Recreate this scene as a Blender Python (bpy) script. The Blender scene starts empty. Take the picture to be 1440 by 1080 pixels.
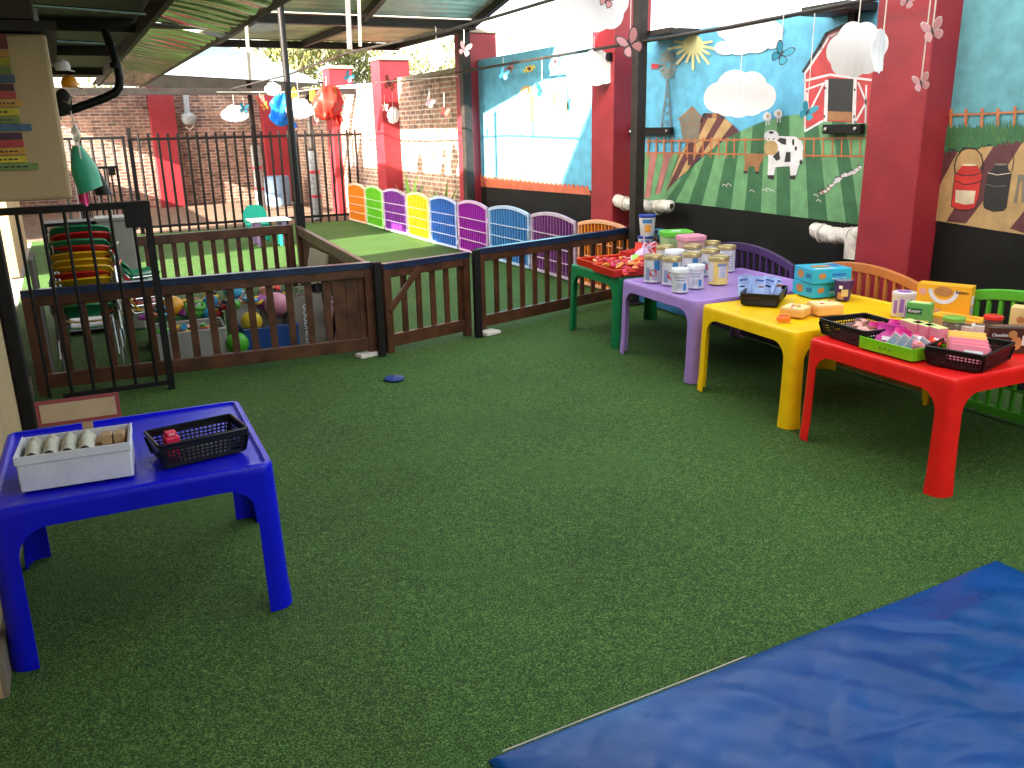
import bpy, math, random
from mathutils import Vector, Matrix, Euler, noise
random.seed(7)
R_=math.radians
scene=bpy.context.scene
COL=scene.collection
# ---------------------------------------------------------------- camera
Fp=1200.0; CAM=Vector((0,0,1.7))
pit,rol,yaw=R_(16.6985),R_(-1.2609),R_(26.871)
F=Vector((math.sin(yaw)*math.cos(pit),math.cos(yaw)*math.cos(pit),-math.sin(pit)))
r0=Vector((math.cos(yaw),-math.sin(yaw),0)); u0=r0.cross(F)
RT=r0*math.cos(rol)+u0*math.sin(rol); UP=-r0*math.sin(rol)+u0*math.cos(rol)
cd=bpy.data.cameras.new('camera'); cam=bpy.data.objects.new('camera',cd); COL.objects.link(cam)
M3=Matrix((RT,UP,-F)).transposed(); cam.matrix_world=Matrix.Translation(CAM)@M3.to_4x4()
cd.sensor_width=36; cd.lens=36*Fp/1440; cd.clip_end=500; cd.clip_start=.05
scene.camera=cam
def ray(x,y): return F*Fp+RT*(x-720)-UP*(y-540)
# surveying helpers: where a sight line meets a real plane of the place
def WX(x,y,X): d=ray(x,y); return CAM+d*(X/d.x)
def WY(x,y,Y): d=ray(x,y); return CAM+d*(Y/d.y)
def WG(x,y,z=0): d=ray(x,y); return CAM+d*((z-1.7)/d.z)
# ---------------------------------------------------------------- materials
MT={}
def mat(name,col,rough=.5,metal=0,var=.10,scale=6,bump=0,bscale=60,spec=.5,trans=0,alpha=1,coat=0,stain=None):
    if name in MT: return MT[name]
    m=bpy.data.materials.new(name); m.use_nodes=True; nt=m.node_tree; N=nt.nodes; L=nt.links
    b=N['Principled BSDF']; b.inputs['Roughness'].default_value=rough; b.inputs['Metallic'].default_value=metal
    b.inputs['Specular IOR Level'].default_value=spec; b.inputs['Transmission Weight'].default_value=trans; b.inputs['Alpha'].default_value=alpha
    b.inputs['Coat Weight'].default_value=coat
    tc=N.new('ShaderNodeTexCoord'); no=N.new('ShaderNodeTexNoise'); no.inputs['Scale'].default_value=scale; no.inputs['Detail'].default_value=6
    L.new(tc.outputs['Object'],no.inputs['Vector'])
    mx=N.new('ShaderNodeMix'); mx.data_type='RGBA'
    c=list(col)
    mx.inputs[6].default_value=(*[max(0,v*(1-var)) for v in c],1); mx.inputs[7].default_value=(*[min(1,v*(1+var)) for v in c],1)
    if stain: mx.inputs[6].default_value=(*stain,1)
    rp=N.new('ShaderNodeValToRGB'); rp.color_ramp.elements[0].position=.35; rp.color_ramp.elements[1].position=.62
    L.new(no.outputs['Fac'],rp.inputs[0]); L.new(rp.outputs[0],mx.inputs[0]); L.new(mx.outputs[2],b.inputs['Base Color'])
    mr=N.new('ShaderNodeMapRange'); mr.inputs[3].default_value=max(.02,rough-.08); mr.inputs[4].default_value=min(1,rough+.1)
    n2=N.new('ShaderNodeTexNoise'); n2.inputs['Scale'].default_value=scale*4; n2.inputs['Detail'].default_value=4; L.new(tc.outputs['Object'],n2.inputs['Vector'])
    L.new(n2.outputs['Fac'],mr.inputs[0]); L.new(mr.outputs[0],b.inputs['Roughness'])
    if bump:
        n3=N.new('ShaderNodeTexNoise'); n3.inputs['Scale'].default_value=bscale; n3.inputs['Detail'].default_value=5; L.new(tc.outputs['Object'],n3.inputs['Vector'])
        bp=N.new('ShaderNodeBump'); bp.inputs['Strength'].default_value=bump; bp.inputs['Distance'].default_value=.02
        L.new(n3.outputs['Fac'],bp.inputs['Height']); L.new(bp.outputs[0],b.inputs['Normal'])
    MT[name]=m; return m
def pl(name,col,rough=.36): return mat(name,col,rough,var=.06,scale=9,bump=.06,bscale=40,spec=.38)
def ptc(name,col): return mat('paint_'+name,col,.55,var=.13,scale=9,bump=.15,bscale=120)
# ---------------------------------------------------------------- mesh builder
class MB:
    def __init__(s): s.v=[];s.f=[];s.mi=[];s.m=[]
    def idx(s,m):
        if m not in s.m: s.m.append(m)
        return s.m.index(m)
    def add(s,vs,fs,m,M=None):
        o=len(s.v); k=s.idx(m)
        s.v+=[ (M@Vector(v)) if M else Vector(v) for v in vs]
        for f in fs: s.f.append([i+o for i in f]); s.mi.append(k)
        return s
    def box(s,c,d,m,M=None,rz=0,tap=1.0):
        x,y,z=[k/2 for k in d]; T=Matrix.Translation(c)@Matrix.Rotation(rz,4,'Z')
        if M: T=M@T
        t=tap
        vs=[(-x,-y,-z),(x,-y,-z),(x,y,-z),(-x,y,-z),(-x*t,-y*t,z),(x*t,-y*t,z),(x*t,y*t,z),(-x*t,y*t,z)]
        return s.add(vs,[(0,3,2,1),(4,5,6,7),(0,1,5,4),(1,2,6,5),(2,3,7,6),(3,0,4,7)],m,T)
    def seg(s,a,b,w,h,m,up=(0,0,1)):
        a=Vector(a);b=Vector(b);d=b-a;L=d.length
        if L<1e-6: return s
        d/=L; u=Vector(up)
        if abs(d.dot(u))>.98: u=Vector((0,1,0))
        r=d.cross(u).normalized(); u=r.cross(d)
        T=Matrix((r,d,u)).transposed().to_4x4(); T.translation=(a+b)/2
        return s.box((0,0,0),(w,L,h),m,T)
    def tube(s,pts,r,m,n=8,cap=True,closed=False):
        pts=[Vector(p) for p in pts]; rs=r if isinstance(r,(list,tuple)) else [r]*len(pts)
        vs=[];P=None
        for i,p in enumerate(pts):
            a=pts[max(i-1,0)] if not closed else pts[i-1]; b=pts[min(i+1,len(pts)-1)] if not closed else pts[(i+1)%len(pts)]
            d=(b-a).normalized()
            if P is None: P=d.orthogonal().normalized()
            else: P=(P-d*P.dot(d)); P=P.normalized() if P.length>1e-6 else d.orthogonal().normalized()
            q=d.cross(P)
            for k in range(n):
                t=2*math.pi*k/n; vs.append(p+(P*math.cos(t)+q*math.sin(t))*rs[i])
        fs=[]; R=len(pts)
        for i in range(R if closed else R-1):
            for k in range(n):
                j=(i+1)%R; fs.append((i*n+k,i*n+(k+1)%n,j*n+(k+1)%n,j*n+k))
        if cap and not closed: fs.append(tuple(range(n-1,-1,-1))); fs.append(tuple((R-1)*n+k for k in range(n)))
        return s.add(vs,fs,m)
    def lathe(s,prof,m,c=(0,0,0),n=24,M=None):
        vs=[];fs=[];c=Vector(c)
        for r,z in prof:
            for k in range(n):
                t=2*math.pi*k/n; vs.append(c+Vector((r*math.cos(t),r*math.sin(t),z)))
        for i in range(len(prof)-1):
            for k in range(n): fs.append((i*n+k,i*n+(k+1)%n,(i+1)*n+(k+1)%n,(i+1)*n+k))
        fs.append(tuple(range(n-1,-1,-1))); fs.append(tuple((len(prof)-1)*n+k for k in range(n)))
        return s.add(vs,fs,m,M)
    def prism(s,pts,ext,m,M=None):
        pts=[Vector(p) for p in pts]; e=Vector(ext); n=len(pts)
        vs=pts+[p+e for p in pts]
        fs=[tuple(range(n-1,-1,-1)),tuple(range(n,2*n))]+[(i,(i+1)%n,n+(i+1)%n,n+i) for i in range(n)]
        return s.add(vs,fs,m,M)
    def grid(s,fn,nu,nv,m,closeu=False):
        vs=[fn(i/(nu-(0 if closeu else 1)),j/(nv-1)) for j in range(nv) for i in range(nu)]
        fs=[]
        for j in range(nv-1):
            for i in range(nu if closeu else nu-1):
                k=(i+1)%nu; fs.append((j*nu+i,j*nu+k,(j+1)*nu+k,(j+1)*nu+i))
        return s.add(vs,fs,m)
    def build(s,name,parent=None,smooth=False,bevel=0,solid=0,loc=None,rz=0,label=None):
        me=bpy.data.meshes.new(name); me.from_pydata([tuple(v) for v in s.v],[],s.f)
        for m in s.m: me.materials.append(m)
        for p,k in zip(me.polygons,s.mi): p.material_index=k
        o=bpy.data.objects.new(name,me); COL.objects.link(o)
        if smooth:
            for p in me.polygons: p.use_smooth=True
            me.set_sharp_from_angle(angle=R_(38))
        me.update()
        if solid:
            q=o.modifiers.new('s','SOLIDIFY'); q.thickness=solid; q.offset=-1
            if smooth: q=o.modifiers.new('e','EDGE_SPLIT'); q.split_angle=R_(50)
        if bevel:
            q=o.modifiers.new('b','BEVEL'); q.width=bevel; q.segments=2; q.limit_method='ANGLE'; q.angle_limit=R_(40)
        if parent: o.parent=parent
        if loc is not None: o.location=loc
        if rz: o.rotation_euler=(0,0,rz)
        if label: o['label']=label
        return o
def tag(o,label,cat,group=None,kind=None):
    o['label']=label; o['category']=cat
    if group: o['group']=group
    if kind: o['kind']=kind
    return o
def thing(name,label,cat,loc=(0,0,0),rz=0,group=None):
    o=bpy.data.objects.new(name,None); o.empty_display_size=.1; COL.objects.link(o); o.location=loc; o.rotation_euler=(0,0,rz)
    return tag(o,label,cat,group)
def struct(o): o['kind']='structure'; return o
def text(s,size,M,m,parent,name='lettering'):
    c=bpy.data.curves.new('t','FONT'); c.body=s; c.size=size; c.align_x='CENTER'; c.align_y='CENTER'; c.extrude=.0004; c.offset=size*.012
    t=bpy.data.objects.new('t',c); COL.objects.link(t)
    dg=bpy.context.evaluated_depsgraph_get(); dg.update()
    me=bpy.data.meshes.new_from_object(t.evaluated_get(dg)); bpy.data.objects.remove(t)
    me.transform(M); me.materials.clear(); me.materials.append(m)
    o=bpy.data.objects.new(name,me); COL.objects.link(o); o.parent=parent; return o
def TM(loc,face,rz=0):
    """matrix that stands lettering up on a face; face = direction it looks (degrees about Z) or 'up'"""
    if face=='up': return Matrix.Translation(loc)@Matrix.Rotation(R_(rz),4,'Z')
    return Matrix.Translation(loc)@Matrix.Rotation(R_(face+90),4,'Z')@Matrix.Rotation(R_(90),4,'X')@Matrix.Rotation(R_(rz),4,'Z')
# common materials
WHITE=mat('white_paper',(.78,.78,.82),.6,var=.04); BLACKP=pl('black_plastic',(.006,.006,.007),.35); BSTEEL=mat('black_steel',(.006,.005,.006),.5,spec=.3,var=.3,scale=20)
DKSTEEL=mat('dark_steel',(.024,.019,.017),.5,spec=.3,var=.25,scale=12); CHROME=mat('chrome',(.6,.6,.6),.2,1)
STR=mat('string',(.75,.68,.62),.8); 
# ---------------------------------------------------------------- world / light
w=bpy.data.worlds.new('World'); scene.world=w; w.use_nodes=True; nt=w.node_tree
sk=nt.nodes.new('ShaderNodeTexSky'); sk.sky_type='NISHITA'; sk.sun_disc=False
SUN_EL,SUN_AZ=21.0,-107.0   # azimuth of the sun: degrees from +Y towards +X
sk.sun_elevation=R_(SUN_EL); sk.sun_rotation=R_(SUN_AZ); sk.air_density=1; sk.dust_density=2.5; sk.ozone_density=1
hs_=nt.nodes.new('ShaderNodeHueSaturation'); hs_.inputs['Saturation'].default_value=.35; nt.links.new(sk.outputs[0],hs_.inputs['Color'])
wm=nt.nodes.new('ShaderNodeMix'); wm.data_type='RGBA'; wm.blend_type='MULTIPLY'; wm.inputs[0].default_value=1; wm.inputs[7].default_value=(1.0,.96,.86,1); nt.links.new(hs_.outputs[0],wm.inputs[6]); nt.links.new(wm.outputs[2],nt.nodes['Background'].inputs[0]); nt.nodes['Background'].inputs[1].default_value=.15
sd=bpy.data.lights.new('sun','SUN'); sd.energy=5; sd.angle=R_(.5); sd.color=(1,.88,.72)
so=bpy.data.objects.new('sun',sd); COL.objects.link(so)
sv=Vector((math.sin(R_(SUN_AZ))*math.cos(R_(SUN_EL)),math.cos(R_(SUN_AZ))*math.cos(R_(SUN_EL)),math.sin(R_(SUN_EL))))
so.rotation_euler=sv.to_track_quat('Z','Y').to_euler(); so.location=sv*30
vs_=scene.view_settings; vs_.view_transform='Standard'; vs_.look='None'; vs_.gamma=1; vs_.exposure=3.0
scene.render.engine='CYCLES'
BEI=mat('beige_wall',(.43,.31,.17),.7,var=.10,scale=2,bump=.12,bscale=50)
# ---------------------------------------------------------------- ground
def turf_mat():
    m=bpy.data.materials.new('turf'); m.use_nodes=True; nt=m.node_tree;N=nt.nodes;L=nt.links;b=N['Principled BSDF']
    b.inputs['Roughness'].default_value=.75; b.inputs['Specular IOR Level'].default_value=.25
    tc=N.new('ShaderNodeTexCoord')
    def nz(s,d=4,rough=.6):
        n=N.new('ShaderNodeTexNoise'); n.inputs['Scale'].default_value=s; n.inputs['Detail'].default_value=d; n.inputs['Roughness'].default_value=rough; L.new(tc.outputs['Object'],n.inputs['Vector']); return n
    fine=nz(150,3,.75); mid=nz(26,4); big=nz(1.3,4)
    r1=N.new('ShaderNodeValToRGB'); e=r1.color_ramp.elements
    e[0].position=.36; e[0].color=(.008,.028,.006,1); e[1].position=.70; e[1].color=(.24,.39,.10,1)
    q=r1.color_ramp.elements.new(.52); q.color=(.040,.115,.018,1)
    ad=N.new('ShaderNodeMath'); ad.operation='MULTIPLY_ADD'; ad.inputs[1].default_value=.15; L.new(mid.outputs['Fac'],ad.inputs[0])
    m2=N.new('ShaderNodeMath'); m2.operation='MULTIPLY_ADD'; m2.inputs[1].default_value=.95; m2.inputs[2].default_value=-.045; L.new(fine.outputs['Fac'],m2.inputs[0]); L.new(m2.outputs[0],ad.inputs[2])
    L.new(ad.outputs[0],r1.inputs[0])
    hs=N.new('ShaderNodeHueSaturation'); mr=N.new('ShaderNodeMapRange'); mr.inputs[1].default_value=.3;mr.inputs[2].default_value=.7;mr.inputs[3].default_value=.85; mr.inputs[4].default_value=1.12
    L.new(big.outputs['Fac'],mr.inputs[0]); L.new(mr.outputs[0],hs.inputs['Value']); L.new(r1.outputs[0],hs.inputs['Color']); L.new(hs.outputs[0],b.inputs['Base Color'])
    bp=N.new('ShaderNodeBump'); bp.inputs['Strength'].default_value=.9; bp.inputs['Distance'].default_value=.012; L.new(ad.outputs[0],bp.inputs['Height']); L.new(bp.outputs[0],b.inputs['Normal'])
    return m
TURF=turf_mat()
def wavy(u,v,x0,x1,y0,y1):
    x=x0+(x1-x0)*u; y=y0+(y1-y0)*v
    return (x,y,.006*noise.noise((x*1.3,y*1.3,0))-.003)
struct(MB().box((0,100,-.12),(600,600,.1),mat('earth',(.12,.09,.07),.9,bump=.4)).build('ground'))
struct(MB().grid(lambda u,v: wavy(u,v,-.62,5.5,-4,17.0),50,150,TURF).build('turf',smooth=True))
def brick_mat(name,c1,c2,mo,sx=1.0,wdt=.23,ht=.075,vertical='YZ',mort=.012):
    m=bpy.data.materials.new(name); m.use_nodes=True; nt=m.node_tree;N=nt.nodes;L=nt.links;b=N['Principled BSDF']; b.inputs['Roughness'].default_value=.85
    tc=N.new('ShaderNodeTexCoord'); sp=N.new('ShaderNodeSeparateXYZ'); cb=N.new('ShaderNodeCombineXYZ'); L.new(tc.outputs['Object'],sp.inputs[0])
    L.new(sp.outputs[vertical[0]],cb.inputs[0]); L.new(sp.outputs[vertical[1]],cb.inputs[1])
    br=N.new('ShaderNodeTexBrick'); br.inputs['Scale'].default_value=1; br.inputs['Brick Width'].default_value=wdt; br.inputs['Row Height'].default_value=ht; br.inputs['Mortar Size'].default_value=mort; br.inputs['Mortar Smooth'].default_value=.3
    br.inputs['Color1'].default_value=(*c1,1); br.inputs['Color2'].default_value=(*c2,1); br.inputs['Mortar'].default_value=(*mo,1); br.inputs['Bias'].default_value=0
    n0=N.new('ShaderNodeTexNoise'); n0.inputs['Scale'].default_value=9; n0.inputs['Detail'].default_value=3; L.new(tc.outputs['Object'],n0.inputs['Vector'])
    va=N.new('ShaderNodeVectorMath'); va.operation='MULTIPLY_ADD'; va.inputs[1].default_value=(.02,.02,0); L.new(n0.outputs['Color'],va.inputs[0]); L.new(cb.outputs[0],va.inputs[2]); L.new(va.outputs[0],br.inputs['Vector'])
    n=N.new('ShaderNodeTexNoise'); n.inputs['Scale'].default_value=5; n.inputs['Detail'].default_value=8; L.new(tc.outputs['Object'],n.inputs['Vector'])
    hs=N.new('ShaderNodeHueSaturation'); mr=N.new('ShaderNodeMapRange'); mr.inputs[1].default_value=.3;mr.inputs[2].default_value=.7;mr.inputs[3].default_value=.6; mr.inputs[4].default_value=1.5
    L.new(n.outputs['Fac'],mr.inputs[0]); L.new(mr.outputs[0],hs.inputs['Value']); L.new(br.outputs['Color'],hs.inputs['Color']); L.new(hs.outputs[0],b.inputs['Base Color'])
    bp=N.new('ShaderNodeBump'); bp.inputs['Strength'].default_value=.7; bp.inputs['Distance'].default_value=.01; bp.invert=True; L.new(br.outputs['Fac'],bp.inputs['Height']); L.new(bp.outputs[0],b.inputs['Normal'])
    return m
PAVE=brick_mat('paving_brick',(.19,.12,.08),(.14,.09,.06),(.11,.07,.05),wdt=.22,ht=.11,vertical='XY',mort=.008)
struct(MB().box((1.5,21.9,-.03),(14,9.8,.05),PAVE).build('paving'))
struct(MB().box((-3.6,6,-.05),(6.0,40,.05),mat('concrete_yard',(.3,.27,.23),.9,bump=.3)).build('yard'))
# ---------------------------------------------------------------- right hand walls with the painted farm
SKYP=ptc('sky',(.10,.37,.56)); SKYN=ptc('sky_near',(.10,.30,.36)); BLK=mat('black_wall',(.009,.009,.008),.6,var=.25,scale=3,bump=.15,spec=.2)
WX0=5.3
def wallbay(name,label,y0,y1,z1,sky,zb):
    t=thing(name,label,'wall',(WX0,(y0+y1)/2,0))
    MB().box((.11,0,z1/2),(.2,y1-y0,z1),sky).build('wall_face',t)
    MB().box((.0085,0,zb/2+.001),(.018-.003,y1-y0-.01,zb),BLK).build('skirting_band',t)
    return t
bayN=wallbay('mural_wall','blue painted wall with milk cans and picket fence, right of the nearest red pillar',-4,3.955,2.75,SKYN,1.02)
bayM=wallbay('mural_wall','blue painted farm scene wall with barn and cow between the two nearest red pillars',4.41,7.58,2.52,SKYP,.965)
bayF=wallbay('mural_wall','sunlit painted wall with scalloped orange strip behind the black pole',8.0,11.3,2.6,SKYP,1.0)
class Paint:
    """flat painted motif on a bay of the wall"""
    def __init__(s,bay,tr,layer): s.mb=MB(); s.bay=bay; s.tr=tr; s.k=layer
    def P(s,x,y):
        p=WX(*s.tr(x,y),WX0); o=s.bay.location; return Vector((-.0006*s.k-.001,p.y-o.y,p.z))
    def poly(s,pts,m,dk=0):
        vs=[s.P(*q)+Vector((-.00028*dk,0,0)) for q in pts]
        s.mb.add(vs,[tuple(range(len(vs)))],m); return s
    def line(s,pts,wd,m,dk=0):
        for a,b in zip(pts,pts[1:]):
            a=Vector(a);b=Vector(b);d=(b-a); 
            if d.length<1e-6: continue
            n=Vector((-d.y,d.x)).normalized()*wd/2; e=d.normalized()*wd*.25
            s.poly([tuple(a-e+n),tuple(a-e-n),tuple(b+e-n),tuple(b+e+n)],m,dk)
        return s
    def oval(s,c,rx,ry,m,dk=0,n=16,wob=0):
        s.poly([(c[0]+rx*(1+wob*math.sin(3*t+c[0]))*math.cos(t),c[1]+ry*(1+wob*math.cos(4*t+c[1]))*math.sin(t)) for t in [2*math.pi*i/n for i in range(n)]],m,dk); return s
    def build(s,name,label=None): return s.mb.build(name,s.bay,label=label)
T4=lambda x,y:(880+x/4,y/4)
T5=lambda x,y:(1100+x/3.274,y/3.274)
TN=lambda x,y:(1320+x/5.683,140+y/5.683)
TF=lambda x,y:(640+x/4.5,60+y/4.5)
ID=lambda x,y:(x,y)
GD=ptc('green_dark',(.035,.13,.055)); GL=ptc('green_light',(.13,.31,.14)); TAN=ptc('tan',(.42,.27,.12)); MAR=ptc('maroon',(.10,.03,.035)); PNK=ptc('dusty_pink',(.40,.15,.14))
ORP=ptc('orange_rail',(.42,.14,.05)); RDP=ptc('barn_red',(.45,.045,.05)); WHP=ptc('white',(.62,.60,.62)); BKP=ptc('soot',(.02,.02,.022)); GRY=ptc('grey_shed',(.17,.15,.12)); YEL=ptc('yellow',(.75,.60,.08)); BRN=ptc('brown',(.30,.14,.06)); YSU=ptc('faded_yellow',(.62,.60,.30))
# middle bay
curve=[(905,292),(938,270),(955,250),(988,222),(1020,195),(1040,185),(1070,172),(1105,163),(1130,160),(1150,163),(1236,174)]
def cy(x):
    for a,b in zip(curve,curve[1:]):
        if a[0]<=x<=b[0]: return a[1]+(b[1]-a[1])*(x-a[0])/(b[0]-a[0])
    return curve[-1][1]
Bx=[936,950,968,987,1006,1028,1047,1070,1092,1112,1137,1164,1190,1209]
Tx=[966,978,992,1010,1026,1042,1059,1076,1093,1110,1130,1150,1169,1188]
p=Paint(bayM,ID,1)
botm=lambda x:283+(x-942)*.1235
for i in range(len(Bx)-1):
    xs=[Tx[i]+(Tx[i+1]-Tx[i])*k/3 for k in range(4)]
    p.poly([(Bx[i],botm(Bx[i])),(Bx[i+1],botm(Bx[i+1]))]+[(x,cy(x)) for x in reversed(xs)],GL if i%2 else GD)
p.poly([(1209,botm(1209)),(1236,botm(1236)),(1236,174),(1188,cy(1188))],GL)
p.build('painted_hill')
p=Paint(bayM,ID,.5); p.poly([(895,300),(936,290),(966,250),(895,262)],GL); p.build('painted_verge')
p=Paint(bayM,T4,1)   # ploughed field
fx=[(435,640),(475,640),(520,650),(560,665),(600,700),(640,740)]
fb=[(225,1078),(290,1010),(350,960),(420,885),(500,830),(575,775)]
for i in range(5): p.poly([fx[i],fx[i+1],fb[i+1],fb[i]],MAR if i%2==0 else TAN)
p.poly([(430,680),(300,880),(225,1078),(435,640)],TAN); p.build('painted_field')
p=Paint(bayM,T4,1)
for i in range(7): p.poly([(20+i*40,860),(60+i*40,860),(45+i*30,1150-i*12),(15+i*30,1150-i*12)],PNK if i%2 else GL)
p.build('painted_flower_field')
p=Paint(bayM,T4,4); p.poly([(305,670),(375,600),(425,660),(408,805),(322,800)],GRY); p.line([(375,600),(375,700)],5,BRN,1).line([(300,672),(375,602),(428,664)],8,BRN,1).line([(300,700),(425,700)],3,BRN,1)
p.poly([(350,805),(385,805),(380,930),(350,930)],MAR,1); p.build('painted_shed')
p=Paint(bayM,T4,3)
for x in [-10,30]: p.line([(215+x*.1,700),(210+x,700)],3,GRY)
p.line([(235,450),(200,720),(196,790)],5,GRY).line([(238,450),(258,720),(262,790)],5,GRY)
for y in (520,570,620,670,720): p.line([(235-(y-450)*.13,y),(238+(y-450)*.075,y+30)],3,GRY,1).line([(238+(y-450)*.075,y),(235-(y-450)*.13,y+30)],3,GRY,1)
for k in range(14):
    t=2*math.pi*k/14; c=Vector((237,365)); d=Vector((math.cos(t)*.62,math.sin(t))); n=Vector((-d.y,d.x)).normalized()
    p.poly([tuple(c+d*18-n*3),tuple(c+d*80-n*9),tuple(c+d*80+n*9),tuple(c+d*18+n*3)],ptc('blade',(.22,.26,.25)),1)
p.poly([(145,358),(185,360),(185,385),(145,388)],RDP,1).line([(185,372),(225,370)],4,GRY,1); p.build('painted_windmill')
p=Paint(bayM,T4,3)
for k in range(11):
    t=math.pi*(k/10)*1.1-.15; c=Vector((380,250)); d=Vector((math.cos(t),math.sin(t))); n=Vector((-d.y,d.x))*9; L=110+35*(k%2)
    p.poly([tuple(c+d*40-n),tuple(c+d*L-n*.7),tuple(c+d*L+n*.7),tuple(c+d*40+n)],YSU)
p.oval((380,250),55,55,YSU,1); p.build('painted_sun')
p=Paint(bayM,T4,2)
for cx_,cy_,rx,ry in ((560,270,60,40),(640,255,80,55),(730,240,80,60),(820,215,60,60),(700,170,190,80)): p.oval((cx_,cy_),rx,ry,WHP,cx_/250)
p.build('painted_cloud')
# barn
p=Paint(bayM,T4,4)
p.poly([(1003,725),(1005,410),(1100,270),(1140,195),(1240,150),(1340,195),(1400,290),(1420,420),(1420,700),(1290,690),(1110,680)],RDP)
p.line([(1000,405),(1095,255),(1130,190),(1235,140),(1330,180),(1400,270)],17,BKP,1)
p.line([(1008,415),(1105,275),(1145,208),(1240,165),(1330,205)],12,WHP,2)
p.line([(1005,455),(1150,420),(1420,455)],13,WHP,1).line([(1010,420),(1010,740)],8,WHP,1).line([(1015,735),(1110,680)],12,WHP,1).line([(1012,505),(1140,460)],10,WHP,1)
p.line([(1115,470),(1030,640)],10,WHP,2).line([(1020,520),(1030,640)],10,WHP,2).line([(1133,455),(1125,680)],20,WHP,2).line([(1292,450),(1285,690)],20,WHP,2)
p.line([(1310,465),(1355,575),(1290,690)],11,WHP,2).line([(1355,480),(1350,690)],9,WHP,2).line([(1150,310),(1195,290),(1195,420)],10,WHP,2)
p.poly([(1142,440),(1284,445),(1275,630),(1138,625)],BKP,2).poly([(1138,625),(1275,630),(1272,682),(1135,675)],BRN,2)
for q in ((1124,495),(1120,655),(1290,505),(1287,655)): p.oval(q,5,9,BKP,4,8)
p.build('painted_barn')
p=Paint(bayM,T4,6)
for y0,y1 in ((795,775),(858,880)): p.line([(118,y0),(1350,y1)],9,ORP)
for x in list(range(130,620,44))+[675]+list(range(1010,1350,52)): p.line([(x,775),(x-3,885)],8,ORP,1)
p.build('painted_fence')
p=Paint(bayM,T4,8)   # cow
p.poly([(800,800),(860,765),(960,768),(995,800),(1000,900),(975,930),(962,985),(930,990),(925,935),(845,940),(835,990),(800,990),(805,900)],WHP)
p.oval((822,765),42,34,WHP,1).oval((820,832),40,42,TAN,2).poly([(870,775),(905,780),(905,815),(880,810),(855,790)],BKP,1).poly([(830,880),(865,845),(872,895),(850,905)],BKP,1).poly([(905,855),(930,855),(930,910),(895,912)],BKP,1).oval((945,800),7,20,BKP,1).oval((960,835),7,14,BKP,1)
p.oval((822,745),14,8,BKP,3).oval((808,782),4,5,BKP,3).oval((834,782),4,5,BKP,3).poly([(798,985),(838,985),(836,1010),(805,1005)],BKP,2).poly([(928,988),(958,985),(955,1008),(925,1008)],BKP,2).line([(985,790),(1000,830),(985,900)],7,WHP,1).oval((988,912),8,14,BKP,2)
p.build('painted_cow')
p=Paint(bayM,T4,7)
p.poly([(668,865),(760,870),(775,900),(755,930),(750,970),(730,970),(728,938),(690,935),(688,968),(668,968),(672,925)],BRN).oval((757,885),20,22,BRN,1).poly([(666,962),(688,962),(686,975),(664,975)],BKP,1).poly([(730,965),(752,965),(752,978),(730,978)],BKP,1).oval((748,857),6,4,BKP,2).oval((772,855),5,4,BKP,2)
p.build('painted_calf')
for c in ((798,655),(860,640)):
    p=Paint(bayM,T4,4 if c[0]<800 else 5); p.oval(c,24,26,WHP,wob=.08).oval((c[0]+2,c[1]-2),9,11,TAN,1).line([(c[0]-5,c[1]+22),(c[0]-5,c[1]+48)],6,WHP).line([(c[0]+10,c[1]+22),(c[0]+10,c[1]+46)],6,WHP); p.build('painted_sheep')
p=Paint(bayM,T4,3); p.poly([(440,635),(550,640),(555,660),(440,665)],MAR).oval((447,650),12,15,BKP,1).oval((500,650),14,16,BRN,1).oval((545,655),10,12,BKP,1); p.build('painted_tractor')
p=Paint(bayM,T4,6)   # flaking plaster
rnd=random.Random(3)
for i in range(46):
    t=i/45; x=1095+t*225; y=1085-t*150+10*math.sin(t*9); rr=rnd.uniform(6,17)
    pts=[(x+rr*rnd.uniform(.5,1.5)*math.cos(a),y+rr*rnd.uniform(.3,.9)*math.sin(a)) for a in [2*math.pi*k/7 for k in range(7)]]
    p.poly(pts,WHP if i%4 else BRN,1+i*.02)
    if i%3==0: p.poly([(a-4,b-6) for a,b in pts],BKP,0)
for x,y in ((545,1045),(570,1040),(770,1070),(790,1065),(815,1075),(700,1075),(1060,1100),(1075,1130)): p.line([(x,y),(x+8,y-8),(x+20,y-2),(x+26,y+6)],4,WHP,1)
p.build('flaking_plaster')
# near bay
p=Paint(bayN,TN,1)
p.poly([(-60,960),(5,700),(60,590),(160,400),(820,330),(820,1100),(420,1040)],TAN)
p.poly([(-60,900),(-20,690),(30,640),(165,400),(20,430)],MAR,1).poly([(460,340),(680,330),(450,690),(220,990),(60,975)],MAR,1).poly([(820,720),(820,1110),(570,1032)],MAR,1); p.build('painted_field')
p=Paint(bayN,TN,3)
top=[];rn=random.Random(5)
x=-40
while x<830: top.append((x,rn.uniform(225,260)-x*.03)); top.append((x+9,rn.uniform(185,235)-x*.05)); x+=20
bot=[(x,420-x*.13+rn.uniform(-22,22)) for x in range(830,-45,-14)]
p.poly(top+bot,GD)
for i in range(130):
    x=rn.uniform(-30,820); y=rn.uniform(220,395)-x*.1; p.line([(x,y+26),(x+rn.uniform(-8,14),y-14)],5,GD if i%2 else ptc('green_mid',(.09,.20,.05)),1+i*.01)
p.build('painted_grass')
p=Paint(bayN,TN,2); p.line([(20,125),(400,112),(830,88)],16,ORP).line([(20,262),(830,240)],12,ORP)
for x,y in ((103,80),(222,80),(350,75),(477,75),(612,60),(740,50)): p.line([(x,y),(x-8,y+185)],24,ORP,1)
p.build('painted_fence')
p=Paint(bayN,TN,6)
MR=ptc('can_red',(.50,.03,.025)); CR=ptc('cream',(.62,.52,.38))
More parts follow.
